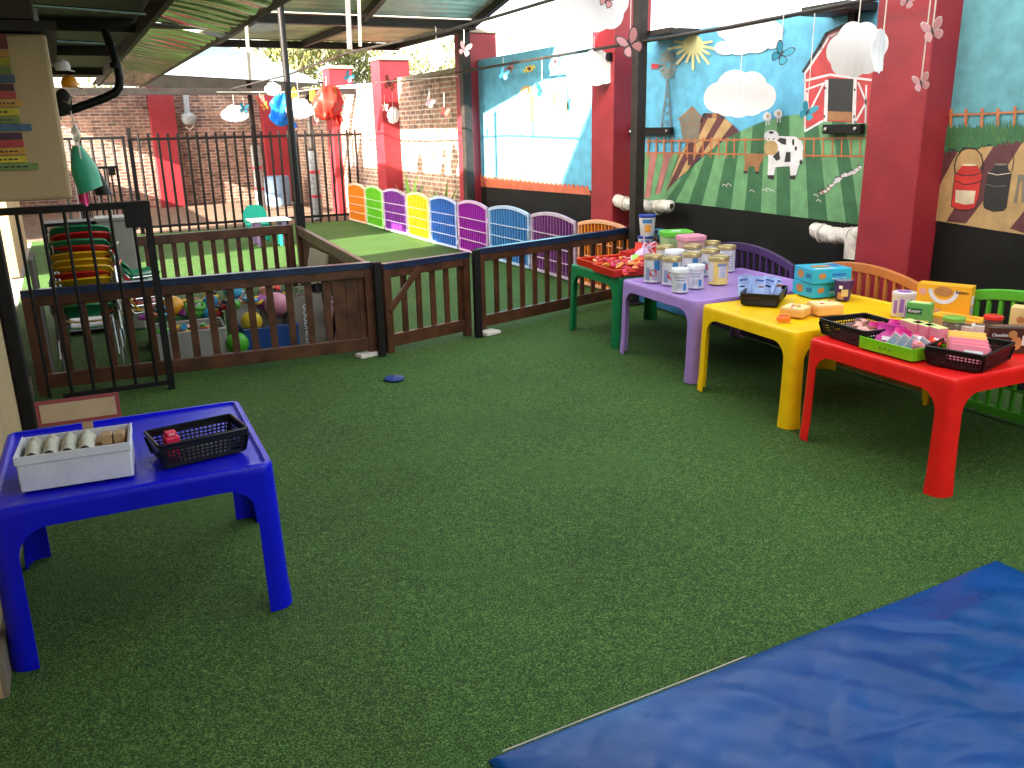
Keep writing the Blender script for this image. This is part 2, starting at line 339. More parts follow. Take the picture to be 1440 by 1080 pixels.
p.poly([(133,600),(190,530),(190,515),(315,518),(318,545),(350,590),(320,780),(290,860),(240,880),(150,875),(103,850)],MR).poly([(140,722),(300,730),(285,830),(215,840),(135,820)],CR,1)
p.oval((250,522),64,9,CR,1).line([(135,585),(200,606),(280,604),(345,585)],8,BKP,2).line([(140,650),(210,680),(280,672),(345,648)],8,BKP,2).line([(133,600),(103,850),(150,878),(240,884)],6,BKP,2)
p.line([(135,590),(130,530),(150,450),(190,405),(240,385),(300,395),(345,440),(358,510),(350,590)],9,BKP,2); p.build('painted_red_can')
p=Paint(bayN,TN,6)
p.poly([(398,590),(445,545),(450,515),(555,520),(560,555),(585,590),(570,700),(545,860),(520,890),(440,895),(370,870),(358,840),(375,700)],BKP).oval((500,518),52,9,GRY,1).line([(400,585),(470,602),(575,588)],6,CR,1).line([(380,675),(460,695),(545,688)],5,GRY,1).line([(585,575),(605,500),(600,440),(580,400)],6,BKP,1); p.build('painted_black_can')
p=Paint(bayN,TN,6); p.poly([(632,600),(820,590),(820,650),(640,650)],GRY).line([(645,640),(615,820)],20,GRY,1).line([(680,650),(675,820)],18,GRY,1); p.build('painted_stool')
# far bay
p=Paint(bayF,TF,1)
sc=[(90,845)]
for i in range(26):
    x=120+i*28; y=838+i*2.9; sc+=[(x,y+14),(x+8,y-6),(x+18,y-6),(x+26,y+14)]
p.poly(sc+[(860,965),(90,905)],ptc('scallop_orange',(.50,.12,.06))); p.build('painted_scallops')
for c,a,m in (((345,165),-55,PNK),((470,165),-25,YEL),((635,120),-60,ptc('sweet_blue',(.15,.25,.42)))):
    p=Paint(bayF,TF,2); t=math.radians(a); e=Vector((math.cos(t),math.sin(t))); n=Vector((-e.y,e.x)); c=Vector(c); s_=1.0 if a>-50 else 1.5
    p.poly([tuple(c+e*20*s_+n*18),tuple(c-e*20*s_+n*18),tuple(c-e*20*s_-n*18),tuple(c+e*20*s_-n*18)],m).poly([tuple(c+e*20*s_),tuple(c+e*38*s_+n*17),tuple(c+e*38*s_-n*17)],m).poly([tuple(c-e*20*s_),tuple(c-e*38*s_+n*17),tuple(c-e*38*s_-n*17)],m).oval(tuple(c),13,13,MAR,1); p.build('painted_sweet')
for x,hh in ((665,230),(455,270)):
    p=Paint(bayF,TF,2); p.poly([(x-45,500)]+[(x+45*math.cos(t),hh+55-55*math.sin(t)) for t in [math.pi*(1-k/10) for k in range(11)]]+[(x+45,500)],TAN); p.build('painted_arch')
# pillars
PRED=mat('pillar_red',(.26,.014,.024),.5,var=.12,scale=4,bump=.12,bscale=30)
def pillar(y0,y1,x0,x1,h,label):
    t=thing('red_pillar',label,'pillar',((x0+x1)/2,(y0+y1)/2,0),group='red painted pillars')
    MB().box((0,0,h/2),(x1-x0,y1-y0,h),PRED).build('pillar_shaft',t,bevel=.008)
    MB().box((0,0,h+.03),(x1-x0+.05,y1-y0+.05,.06),mat('coping',(.30,.25,.20),.8)).build('coping',t)
    return t
pillar(3.957,4.408,5.06,5.5,2.95,'large red pillar between the barn painting and the milk cans')
pillar(7.582,7.998,5.06,5.5,2.95,'red pillar just left of the tall black pole by the windmill')
pillar(11.302,11.70,5.14,5.6,2.95,'red pillar with pale upper part where the painted wall meets brick')
pillar(14.70,15.15,5.06,5.6,2.85,'red pillar standing behind the purple and green pen panels')
pillar(18.3,18.75,5.2,5.7,2.95,'red pillar beyond the black railing, beside a padded post')
pillar(23.0,23.32,4.75,5.35,2.75,'red pillar in the far corner behind the thin pole')
pillar(23.0,23.32,2.10,2.68,2.86,'pinkish red pillar on the far brick wall left of centre')
# brick walls
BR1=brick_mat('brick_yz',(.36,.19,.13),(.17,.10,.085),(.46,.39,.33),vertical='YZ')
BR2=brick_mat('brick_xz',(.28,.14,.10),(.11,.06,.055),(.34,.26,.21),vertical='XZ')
t=thing('brick_wall','pale sunlit brick wall behind the row of coloured pen panels','wall',(5.36,17.5,0))
MB().box((.12,0,1.25),(.22,11.6,2.5),BR1).build('wall_face',t)
MB().box((.12,0,2.53),(.28,11.6,.06),mat('coping',(.30,.25,.20),.8)).build('coping',t)
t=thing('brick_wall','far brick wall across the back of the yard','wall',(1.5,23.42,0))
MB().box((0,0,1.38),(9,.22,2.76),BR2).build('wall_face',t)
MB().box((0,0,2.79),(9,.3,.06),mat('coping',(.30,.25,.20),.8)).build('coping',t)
# wall brackets and rolled covers
for a,b,z,l in ((6.88,7.56,1.64,'black steel bracket bar on the wall beside the windmill painting'),(4.62,4.98,1.64,'black steel bracket bar on the wall under the barn painting')):
    t=thing('wall_bracket',l,'bracket',(5.28,(a+b)/2,z),group='black bracket bars on the mural wall')
    MB().box((-.02,0,0),(.05,b-a,.07),BSTEEL).build('bar',t,bevel=.004)
    for s in (-1,1): MB().lathe([(.014,0),(.014,.012),(.008,.016)],mat('bolt',(.5,.5,.48),.4,.8),n=8,M=Matrix.Translation((-.047,s*((b-a)/2-.04),0))@Matrix.Rotation(R_(-90),4,'Y')).build('bolt',t)
CLOTH=mat('dirty_white_plastic',(.62,.58,.52),.45,var=.2,scale=14,bump=.5,bscale=30)
def roll(y0,y1,z,x,label,tail=False):
    t=thing('rolled_cover',label,'rolled sheet',(x,(y0+y1)/2,z),group='rolled up clear covers strapped to the wall')
    L=y1-y0
    def fn(u,v):
        a=2*math.pi*u; yy=-L/2+L*v; r=.062*(1+.16*noise.noise((math.cos(a)*1.5,math.sin(a)*1.5,yy*9+x)))*(1-.25*(abs(math.cos(v*math.pi*5))**12))
        if v<.001 or v>.999: r*=.55
        return (r*math.cos(a),yy,r*math.sin(a)-.03*math.sin(v*3.1))
    MB().grid(fn,28,60,CLOTH,closeu=True).build('roll',t,smooth=True)
    for s in (-.3,.3): MB().tube([(.068*math.cos(a),s*L,.068*math.sin(a)-.025) for a in [2*math.pi*k/16 for k in range(16)]],.006,STR,closed=True).build('strap',t)
    if tail:
        MB().grid(lambda u,v:(-.03+.045*math.cos(2*math.pi*u)*(1-.3*v),-L/2+.06+.05*math.sin(2*math.pi*u),-.02-.16*v),14,8,CLOTH,closeu=True).build('tail',t,smooth=True)
roll(6.66,7.62,.955,5.12,'rolled dirty white cover strapped low on the wall behind the black pole')
roll(4.40,4.86,.905,5.10,'rolled white cover with hanging tail beside the nearest red pillar',True)
# ---------------------------------------------------------------- poles, beams, roofs
def post(x,y,h,w,label,foot=True,name='steel_post',m=DKSTEEL):
    t=thing(name,label,'post',(x,y,0))
    MB().box((0,0,h/2),(w,w,h),m).build('shaft',t,bevel=.003)
    if foot: MB().box((0,0,.006),(w*2.4,w*2.4,.012),m).build('base_plate',t)
    return t
post(4.905,6.93,2.95,.1,'tall dark steel pole at the end of the wooden fence, right of centre')
post(5.06,11.18,2.99,.12,'dark steel roof post in the glare at the left of the painted wall')
t=thing('steel_beam','long grey rail running overhead along the painted wall','rail',(4.9,7,2.43))
MB().tube([(0,-3.2,.04),(0,-1.3,0),(0,1,0),(0,4.1,-.005)],.016,DKSTEEL).build('rail_tube',t,smooth=True)
t=thing('overhead_bracket','dark steel arm bracket at the top of the wall left of the barn roof','bracket',(5.1,4.78,2.47))
MB().box((.08,.06,.0),(.36,.42,.06),DKSTEEL).build('arm',t,bevel=.004); MB().box((.14,0,-.1),(.04,.06,.16),DKSTEEL).build('hanger',t)
t=thing('overhead_bracket','dark steel arm bracket at the top of the wall beside the tall pole','bracket',(5.1,6.9,2.5))
MB().box((.05,0,0),(.36,.62,.05),DKSTEEL).build('arm',t,bevel=.004)
t=thing('junction_box','small dark box high on the red pillar behind the tall pole','box',(5.04,7.68,2.36)); MB().box((0,0,0),(.05,.14,.08),BSTEEL).build('case',t,bevel=.004); MB().box((-.03,0,0),(.012,.1,.05),DKSTEEL).build('cover',t)
# wires
def cable(name,label,pts,r,m=DKSTEEL): 
    o=MB().tube(pts,r,m,n=6).build(name); return tag(o,label,'cable')
cable('overhead_cable','dark cable running along the yard above the pen, clouds hang from it',[(3.0,4.3,2.50),(3.0,7,2.475),(3.0,9.7,2.53),(3.0,12.6,2.47),(3.0,18.6,2.5)],.012)
cable('overhead_cable','thin white string crossing the yard in front of the railing',[(1.93,12,2.22),(2.9,12,2.22),(3.5,12,2.29),(4.3,11.8,2.36),(5.0,11.3,2.39)],.006,STR)
cable('cross_cable','thin dark wire below the shade sail',[(0.6,19,2.93),(1.76,19,2.87),(4.45,19,2.73),(6,19,2.7)],.02)
t=thing('support_beam','long dark steel beam across the yard above the black railing','beam',(3,17.1,2.45))
MB().box((-.5,0,0),(8,.1,.11),DKSTEEL).build('beam',t)
# corrugated canopy
IRON=mat('zinc_sheet',(.50,.45,.36),.4,.35,var=.25,scale=2.5,bump=.1)
def corr(p00,p10,p01,p11,nw,amp,m,along='u'):
    p00,p10,p01,p11=[Vector(q) for q in (p00,p10,p01,p11)]
    N=nw*8
    def fn(u,v):
        b=(p00*(1-u)+p10*u)*(1-v)+(p01*(1-u)+p11*u)*v
        return b+Vector((0,0,amp*math.sin(2*math.pi*nw*v)))
    return MB().grid(fn,2,N,m)
t=thing('roof_canopy','corrugated metal canopy on dark steel beams over the middle of the yard','canopy',(3.6,11,3.0))
Lx=(-1.6,1.52)
corr((Lx[0],.0,.07),(Lx[1],.0,.07),(Lx[0],3.0,.07),(Lx[1],3.0,.07),20,.018,IRON).build('roof_sheet',t,smooth=True,solid=.003)
corr((Lx[0],-2.6,.62),(Lx[1],-2.6,.62),(Lx[0],-.02,.09),(Lx[1],-.02,.09),17,.018,IRON).build('roof_sheet',t,smooth=True,solid=.003)
MB().box((-.04,0.02,0),(3.16,.12,.10),DKSTEEL).build('cross_beam',t); MB().box((-.04,2.98,-.01),(3.2,.12,.10),DKSTEEL).build('cross_beam',t)
for x in (-1.3,.0,1.5):
    mb=MB(); mb.seg((x,.08,0),(x,2.92,0),.07,.09,DKSTEEL); mb.seg((x,-.04,.02),(x,-2.6,.54),.07,.09,DKSTEEL); mb.build('rafter',t)
# veranda roof over the left
BC=mat('black_ceiling',(.018,.013,.010),.6,var=.5,scale=2,bump=.2,bscale=8)
t=thing('veranda_roof','black underside of the veranda roof at the top left','roof',(0,5,2.4))
MB().box((-.12,-2,.02),(1.36,18.1,.06),BC).build('ceiling_board',t)
for y in (-2.2,-.3,1.2,3.0,5.4): MB().box((-.12,y,-.045),(1.34,.06,.07),BC).build('joist',t)
MB().tube([(-.02,-.12,-.1),(.5,-.02,-.11)],.008,CHROME,n=6).build('conduit',t)
MB().tube([(-.1,1.5,-.1),(.45,1.6,-.11)],.008,CHROME,n=6).build('conduit',t)
FOIL=mat('polished_sheet',(.55,.52,.45),.13,1,var=.08,scale=2)
n_=FOIL.node_tree; wv=n_.nodes.new('ShaderNodeTexWave'); wv.wave_type='BANDS'; wv.bands_direction='Y'; wv.inputs['Scale'].default_value=.9; wv.inputs['Distortion'].default_value=7; wv.inputs['Detail Scale'].default_value=.6; wv.inputs['Detail'].default_value=2
tc_=n_.nodes.new('ShaderNodeTexCoord'); n_.links.new(tc_.outputs['Object'],wv.inputs['Vector']); bp_=n_.nodes.new('ShaderNodeBump'); bp_.inputs['Strength'].default_value=.10; bp_.inputs['Distance'].default_value=.02
n_.links.new(wv.outputs['Fac'],bp_.inputs['Height']); n_.links.new(bp_.outputs[0],n_.nodes['Principled BSDF'].inputs['Normal'])
t=thing('eave_lining','polished wavy metal lining under the veranda eave reflecting the brick wall','lining',(.8,6,2.3))
for y0,y1 in ((-4.0,-.22),(-.06,6.0)):
    MB().grid(lambda u,v:(-.225+.44*u,y0+(y1-y0)*v,.055-.07*u+.0045*math.sin((y0+(y1-y0)*v)*2*math.pi/.20+2.2*math.sin(u*3.2+v*9)+1.5*math.sin(v*23))),14,420,FOIL).build('sheet',t,smooth=True)
MB().box((0,-.14,.03),(.44,.12,.02),DKSTEEL).build('seam_strip',t)
MB().box((.225,1,.02),(.02,10,.10),DKSTEEL).build('fascia',t)
MB().box((-.24,1,.03),(.03,10,.09),BC).build('edge_beam',t)
t=thing('ambient_blocker_wall','unseen beige wall added behind the viewer to darken the ambient light','wall',(2.4,-5.2,0)); MB().box((0,0,1.4),(6.2,.2,2.8),BEI).build('wall_face',t); MB().box((0,0,2.83),(6.2,.26,.06),mat('coping',(.30,.25,.20),.8)).build('coping',t)  # unseen wall, added to cut ambient light from behind
# downpipe elbow
t=thing('drain_pipe','black elbow drain pipe under the veranda roof in front of the brick wall','pipe',(.4,6,2.1))
MB().tube([(-.04,0,.22),(-.012,0,.08),(.0,0,.02),(.005,0,-.06),(-.005,0,-.11),(-.035,0,-.145),(-.10,0,-.175),(-.27,0,-.235),(-.8,0,-.35)],.025,BSTEEL,n=14).build('pipe',t,smooth=True)
MB().tube([(-.012,0,.03),(-.012,0,-.0)],.03,BSTEEL,n=14).build('collar',t,smooth=True)
# hanging strips
for a,b,l,ww,mm in (((1.80,9,3.02),(1.775,9,2.2),'pale hanging strip left of the thin black pole',.03,mat('cream_strip',(.40,.34,.26),.7)),((2.82,9,3.3),(2.797,9,2.5),'wide grey hanging strip under the canopy right of the thin black pole',.05,mat('grey_strip',(.20,.19,.20),.5)),((2.93,9,3.0),(2.91,9,2.53),'short cream hanging strip beside the wide grey one',.03,mat('cream_strip',(.40,.34,.26),.7))):
    t=thing('hanging_strip',l,'strip',a); d=Vector(b)-Vector(a)
    MB().seg((0,0,0),d,ww,.006,mm,up=(0,1,0)).build('strip',t); MB().box((0,0,.0),(ww+.02,.02,.02),DKSTEEL).build('clip',t)
# shade sail and far posts
SAIL=mat('shade_net',(.20,.27,.30),.8,var=.1); 
def sail_fn(u,v):
    x=.9+3.95*u; y=17.6+4.4*v
    e=max(abs(2*u-1),abs(2*v-1)); z=2.62+.95*(1-e)**.8+.20*(1-u)
    return (x,y,z)
o=MB().grid(sail_fn,30,30,SAIL).build('shade_sail',smooth=True,solid=.004); tag(o,'pale peaked shade sail over the far end of the yard','shade sail')
FOAM=mat('grey_foam',(.30,.32,.34),.6,var=.25,scale=20,bump=.3)
def padpost(x,y,h,ph,label):
    t=thing('padded_post',label,'post',(x,y,0),group='foam padded posts beyond the railing')
    MB().tube([(0,0,0),(0,0,h)],.055,DKSTEEL,n=12).build('shaft',t,smooth=True)
    MB().lathe([(.105,.02),(.11,.04),(.11,.42),(.112,.43),(.11,.44),(.108,.86),(.112,.88),(.11,.9),(.11,ph-.04),(.09,ph)],FOAM,n=18).build('foam_sleeve',t,smooth=True)
    for z in (.45,.92): MB().lathe([(.114,z),(.116,z+.01),(.116,z+.05),(.114,z+.06)],mat('red_tape',(.5,.03,.05),.4),n=18).build('tape',t,smooth=True)
padpost(4.46,17.28,2.4,1.35,'silver padded post just behind the right end of the railing')
padpost(4.02,20.6,3.3,1.45,'grey padded post further back under the sail')
t=thing('blue_drum','pale blue plastic drum by the far brick wall corner','drum',(4.62,21.5,0)); MB().lathe([(.26,0),(.30,.05),(.31,.3),(.32,.32),(.31,.35),(.31,.62),(.29,.66)],pl('pale_blue',(.22,.36,.55)),n=20).build('body',t,smooth=True); MB().lathe([(.3,.655),(.3,.69),(.27,.71)],pl('pale_blue',(.22,.36,.55)),n=20).build('lid',t,smooth=True)
t=thing('wall_lamp','grey lamp unit on a bracket on the far brick wall','lamp',(2.98,23.2,2.2)); MB().box((0,0,.25),(.14,.12,.7),FOAM).build('arm',t,bevel=.02); MB().lathe([(.12,-.1),(.17,-.02),(.17,.1),(.1,.16)],FOAM,(0,-.1,-.15)).build('lamp_head',t,smooth=True); MB().tube([(-.1,-.1,-.3),(0,-.12,-.38),(.1,-.1,-.28)],.012,WHITE).build('cord',t)
# ---------------------------------------------------------------- left house wall, and unseen blockers added to shape the sun
t=thing('house_wall','beige plastered house wall along the left edge behind the blue table','wall',(-.41,4.6,0))
MB().box((-.1,0.1,1.2),(.2,3.8,2.39),BEI).build('wall_face',t)
MB().box((.008,0.1,.06),(.016,3.79,.12),mat('skirt',(.2,.16,.12),.7)).build('plinth',t)
t=thing('sun_blocker_house','unseen tall block added behind the left wall to block the sun','house',(-3.6,2.0,0))
MB().box((0,-3.35,2.8),(5.6,13.3,5.6),BEI).build('wall',t); MB().box((0,-3.35,5.7),(5.9,13.6,.2),mat('blocker_roof',(.25,.1,.07),.8)).build('roof',t)  # unseen volume added to keep sun off the near yard
t=thing('sun_blocker_wall','unseen beige wall added left of the toy pen, its gap letting sun through','wall',(-.75,11.5,0))
for y0,y1,z0,z1 in ((-5,-1.0,0,3.38),(-1.0,1.1,2.5,3.38),(1.1,4.7,0,3.38)): MB().box((0,(y0+y1)/2,(z0+z1)/2),(.16,y1-y0,z1-z0),BEI).build('wall_face',t)  # unseen wall; its top and gap are shaped to place the sun patches
MB().box((0,-.15,3.405),(.22,9.7,.05),mat('coping',(.30,.25,.20),.8)).build('coping',t)
t=thing('sun_blocker_panel','unseen raised panel on posts added to shade the far brick wall','screen',(-1,20.6,0)); MB().box((0,0,3.8),(.03,6.6,2.7),mat('blocker_sheet',(.2,.22,.2),.9)).build('cloth',t)  # unseen panel added to shade the upper part of the far wall
t2=thing('sun_blocker_low','unseen low beige wall added to keep sun off the far paving','wall',(-1,20.6,0)); MB().box((-.1,0,.7),(.15,6.6,1.4),BEI).build('wall_face',t2); MB().box((-.1,0,1.42),(.2,6.6,.05),mat('coping',(.30,.25,.20),.8)).build('coping',t2)  # added out of view so the far paving stays shaded
for y in (-3.3,0,3.3): MB().box((0.06,y,2.6),(.07,.07,5.2),DKSTEEL).build('post',t)
# ---------------------------------------------------------------- beige box with painted book spines, top left
t=thing('wall_cabinet','beige boxed cabinet with a painted pile of book spines, top left','cabinet',(-.44,4.2,1.49))
MB().box((0,0,.275),(.93,1.4,.55),BEI).build('case',t,bevel=.012)
bk=[(190,275,40,(.16,.03,.02)),(280,320,50,(.45,.22,.04)),(322,370,58,(.33,.29,.02)),(375,415,66,(.13,.19,.04)),(420,465,84,(.05,.10,.14)),(470,510,78,(.07,.02,.03)),(512,555,90,(.40,.05,.05)),(560,602,128,(.60,.30,.06)),(607,652,104,(.55,.45,.03)),(655,694,112,(.17,.25,.06)),(697,738,178,(.05,.12,.22)),(745,785,125,(.06,.02,.05)),(787,828,133,(.42,.04,.05)),(832,872,143,(.60,.28,.04)),(877,917,150,(.60,.48,.03)),(920,960,218,(.15,.25,.07))]
INK=mat('ink',(.03,.03,.03),.6)
for i,(a,b,wd,c) in enumerate(bk):
    q0=WY(wd/4,(a+b)/8,3.49); x1=q0.x+.44; zt=WY(10,a/4,3.49).z-1.49; zb=WY(10,b/4,3.49).z-1.49
    m=mat('spine_%d'%i,c,.5,var=.15,scale=30)
    o=MB().box(((x1-.34)/2,-.704,(zt+zb)/2),(x1+.34,.010,abs(zt-zb)-.002),m).build('book_spine',t,bevel=.001)
    if i in (7,8,9,13,14,15):
        mb=MB(); rr=random.Random(i); xx=-.30+x1*.3
        xx=x1-.20
        while xx<x1-.03: ww=rr.uniform(.006,.016); mb.box((xx+ww/2,-.7095,(zt+zb)/2),(ww,.001,.006),INK); xx+=ww+.005
        mb.build('worn_writing',o)
MB().box((0,0,.57),(1.0,1.5,.03),BC).build('top_board',t)
t=thing('lintel_beam','dark plastered beam above the beige cabinet','beam',(-.47,3.9,2.22)); MB().box((0,0,-.0),(.94,.9,.28),mat('dark_plaster',(.07,.055,.04),.8,bump=.3)).build('beam',t,bevel=.01); MB().box((.475,0,-.1),(.014,.3,.06),STR).build('frayed_edge',t)
# things hanging at its side
GB=pl('mint_plastic',(.03,.36,.22),.3)
def hang(name,label,cat,x,y,z): return thing(name,label,cat,(x,y,z),group=None)
t=hang('hanging_bag','mint green plastic bag hanging beside the beige cabinet','bag',.10,4.95,1.575); t.scale=(.62,.62,.66)
def bagf(u,v):
    a=2*math.pi*u; wv_=.035+.07*math.sin(min(1,v*1.25)*math.pi*.62); return (wv_*.95*math.cos(a)+.05*(v-.3),.05*math.sin(a)*(1+v),.13-.33*v+.03*math.cos(a)*v)
MB().grid(bagf,24,14,GB,closeu=True).build('bag_body',t,smooth=True); MB().tube([(-.02,0,.13),(-.01,0,.2),(.0,0,.28)],.008,STR).build('hanging_cord',t)
t=hang('hanging_pouch','black pouch hanging behind the mint green bag','bag',.15,5.15,1.50); t.scale=(.65,.65,.7); MB().grid(lambda u,v:(.05*math.cos(2*math.pi*u)*(.5+v*.8)+.06*v,.03*math.sin(2*math.pi*u),.12-.26*v),16,8,BLACKP,closeu=True).build('pouch',t,smooth=True); MB().tube([(0,0,.1),(-.06,-.05,.25)],.005,BLACKP).build('cord',t)
t=hang('child_cap','orange child cap on a hook at the side of the cabinet','cap',.10,4.8,1.93); t.scale=(.62,.62,.62); MB().lathe([(.055,0),(.06,.03),(.05,.065),(.025,.085),(.002,.09)],pl('cap_orange',(.75,.28,.01)),n=18).build('crown',t,smooth=True); MB().prism([(.03,-.05,.005),(.09,-.04,-.015),(.10,.0,-.02),(.09,.04,-.015),(.03,.05,.005)],(0,0,.006),pl('cap_orange',(.75,.28,.01))).build('peak',t)
t=hang('child_cap','white child cap hanging just above the orange cap','cap',.08,4.7,2.0); t.scale=(.62,.62,.62); MB().lathe([(.05,0),(.055,.03),(.045,.06),(.002,.08)],WHITE,n=18).build('crown',t,smooth=True); MB().prism([(.03,-.04,.0),(.08,0,-.01),(.03,.04,0)],(0,0,.006),WHITE).build('peak',t)
t=hang('wall_hook','black and silver wall hook at the cabinet corner','hook',.06,4.6,1.86); MB().lathe([(.035,0),(.035,.02),(.02,.03)],BSTEEL,n=14,M=Matrix.Rotation(R_(90),4,'X')@Matrix.Scale(1.6,4,(0,1,0))).build('plate',t,smooth=True); MB().tube([(0,-.03,0),(.02,-.06,-.01),(.035,-.06,.02)],.006,CHROME).build('prong',t)
t=hang('hanging_bottle','clear bottle tied with string at the cabinet corner','bottle',.09,4.7,1.70); t.scale=(.62,.62,.62); MB().lathe([(.02,-.03),(.03,0),(.03,.05),(.012,.08),(.012,.1)],mat('clear_plastic',(.8,.8,.75),.15,trans=.7,alpha=1),n=14).build('body',t,smooth=True); MB().tube([(0,0,.1),(-.01,0,.2)],.004,STR).build('string',t); MB().tube([(.005,0,-.03),(.01,0,-.16)],.005,STR).build('tail',t)
t=hang('pink_cloth','small pink cloth hanging under the mint green bag','cloth',.085,5.0,1.40); t.scale=(.6,.6,.6); MB().grid(lambda u,v:(-.04+.08*u,.02*math.sin(u*9),.05-.1*v+.02*math.sin(u*7)),14,5,pl('hot_pink',(.7,.05,.2))).build('cloth',t,smooth=True,solid=.004); MB().tube([(0,0,.05),(0,0,.12)],.003,STR).build('string',t)
# black post on the left wall
q=WX(28,560,-.37)
t=thing('wall_post','black upright post against the beige house wall by the fence end','post',(-.37,5.35,0)); MB().box((0,0,.66),(.07,.13,1.32),BSTEEL).build('upright',t,bevel=.01); MB().box((0,0,.01),(.09,.18,.02),BSTEEL).build('foot',t)
# ---------------------------------------------------------------- wooden fences
WOOD=mat('dark_wood',(.085,.030,.014),.36,var=.3,scale=7,bump=.15,bscale=60,stain=(.052,.018,.009)); CAPB=mat('blue_black_varnish',(.012,.025,.07),.30,var=.3,scale=18)
def fence(name,label,a,b,h,n,brace=False,cap=True,solid=None,gap=.08,base=.04):
    a=Vector((*a,0)); b=Vector((*b,0)); L=(b-a).length; rz=math.atan2((b-a).y,(b-a).x)
    t=thing(name,label,'fence' if name!='wooden_gate' else 'gate',a,rz)
    MB().box((L/2,0,h-.05),(L,.045,.10),WOOD).build('top_rail',t,bevel=.004)
    if cap:
        mb=MB(); mb.box((L/2,-.002,h+.006),(L,.062,.016),CAPB); mb.box((L/2,-.0265,h-.012),(L,.006,.045),CAPB); mb.build('blue_capping',t,bevel=.002)
    MB().box((L/2,0,base+.055),(L,.04,.10),WOOD).build('bottom_rail',t,bevel=.004)
    for i in range(n):
        x=(i+.5)*L/n
        if solid and solid[0]<x<solid[1]: continue
        lean=random.uniform(-.004,.004)
        MB().seg((x,.028,base+.01),(x+lean,.028,h-.015),.052,.018,WOOD,up=(0,1,0)).build('picket',t,bevel=.003)
    if solid:
        k=solid[0]
        while k<solid[1]:
            MB().box((k+.05,.031,h/2+.01),(.096,.016,h-.06),WOOD).build('board',t,bevel=.003); k+=.1
    if brace: MB().seg((.03,-.03,h-.36),(.34,-.03,h-.05),.05,.02,WOOD,up=(0,1,0)).build('brace',t,bevel=.003)
    for x in (0.03,L-.03): MB().box((x,.0,h/2),(.06,.058,h-.002),WOOD).build('post',t,bevel=.004)
    return t
fence('wooden_fence','long dark wooden fence section in front of the toy bags, left of the gate',(-.36,6.50),(2.02,6.36),.72,17,solid=(2.08,2.34))
fence('wooden_gate','dark wooden gate with diagonal brace between two black posts',(2.10,6.34),(2.93,6.56),.70,6,brace=True)
fence('wooden_fence','dark wooden fence section right of the gate running behind the green table',(3.03,6.585),(5.15,7.17),.715,14)
fence('wooden_fence','back dark wooden fence of the toy pen',(-.2,9.66),(2.25,9.90),.70,18,cap=False)
fence('wooden_fence','short dark wooden side fence of the toy pen with a board leaning on it',(2.30,9.82),(2.06,6.42),.69,26,cap=False)
for x,y,l in ((2.035,6.27,'left black gate post on a white base'),(2.955,6.44,'right black gate post on a white base')):
    t=thing('gate_post',l,'post',(x,y,0),group='black gate posts')
    MB().box((0,0,.365),(.055,.055,.73),BSTEEL).build('shaft',t,bevel=.003); MB().box((0,0,.735),(.062,.062,.012),BSTEEL).build('cap',t); 
for x,y,rz,l in ((1.93,6.36,.2,'white stone block at the foot of the left gate post'),(3.08,6.52,.3,'white stone block at the foot of the right gate post')):
    t=thing('stone_block',l,'block',(x,y,0),rz,group='white blocks at the gate posts'); MB().box((0,-.02,.014),(.17,.13,.028),mat('white_stone',(.62,.58,.52),.8,bump=.4),tap=.93).build('block',t,bevel=.006)
t=thing('pole','black corner post of the toy pen with thin pole up to the canopy','pole',(2.345,9.9,0))
MB().box((0,0,.47),(.10,.10,.94),BSTEEL).build('corner_post',t,bevel=.004); MB().tube([(0,0,.94),(0,0,3.1)],.036,BSTEEL,n=12).build('thin_pole',t,smooth=True)
t=thing('leaning_board','pale board leaning inside the pen side fence','board',(2.08,8.2,0)); MB().seg((-.12,0,.0),(.02,0,.60),.62,.02,mat('pale_board',(.28,.24,.17),.7),up=(1,0,0)).build('board',t,bevel=.002)
mb=MB(); 
for k in range(7): mb.box((-.013,-.2,.42-.05*k),(.002,.28-.03*(k%3),.012),INK,M=None)
# ---------------------------------------------------------------- black steel railing with gate
t=thing('steel_railing','tall black steel railing across the yard','railing',(0,16.9,0))
MB().box((3.3,0,1.645),(4.25,.035,.045),BSTEEL).build('top_rail',t); MB().box((3.3,0,.12),(4.25,.035,.045),BSTEEL).build('bottom_rail',t)
for i in range(26):
    x=1.30+i*.164
    MB().tube([(x,-.0,.0),(x,0,1.74)],.023,BSTEEL,n=8).build('bar',t)
for x in (1.16,3.30): MB().box((x,.05,.92),(.07,.07,1.84),BSTEEL).build('post',t)
t=thing('steel_gate','black steel yard gate left of the tall railing','gate',(.0,16.85,0))
for z in (1.68,.12): MB().box((.55,0,z),(1.06,.04,.05),BSTEEL).build('rail',t)
for x in (.04,1.05): MB().box((x,0,.9),(.05,.045,1.62),BSTEEL).build('stile',t)
for i in range(5): MB().tube([(.2+i*.17,0,.12),(.2+i*.17,0,1.66)],.022,BSTEEL,n=8).build('bar',t)
t=thing('steel_gate','small low black gate standing inside the yard gate behind the chairs','gate',(.2,14.9,0))
for z in (1.25,.12): MB().box((.3,0,z),(.6,.035,.04),BSTEEL).build('rail',t)
for x in (.02,.58): MB().box((x,0,.65),(.04,.04,1.24),BSTEEL).build('stile',t)
for i in range(5): MB().tube([(.11+i*.095,0,.12),(.11+i*.095,0,1.25)],.012,BSTEEL,n=8).build('bar',t)
MB().box((.5,-.03,1.18),(.1,.05,.1),BSTEEL).build('lock_case',t)
t=thing('safety_gate','black steel safety gate in front of the wooden fence and chair stack','gate',(-.4,6.2,0))
MB().box((.44,0,1.27),(.90,.035,.045),BSTEEL).build('top_rail',t); MB().box((.54,0,.05),(.7,.03,.03),BSTEEL).build('bottom_rail',t)
for i in range(6): x=.115+i*.132; MB().tube([(x,0,.05),(x,0,1.25)],.0105,BSTEEL,n=8).build('bar',t)
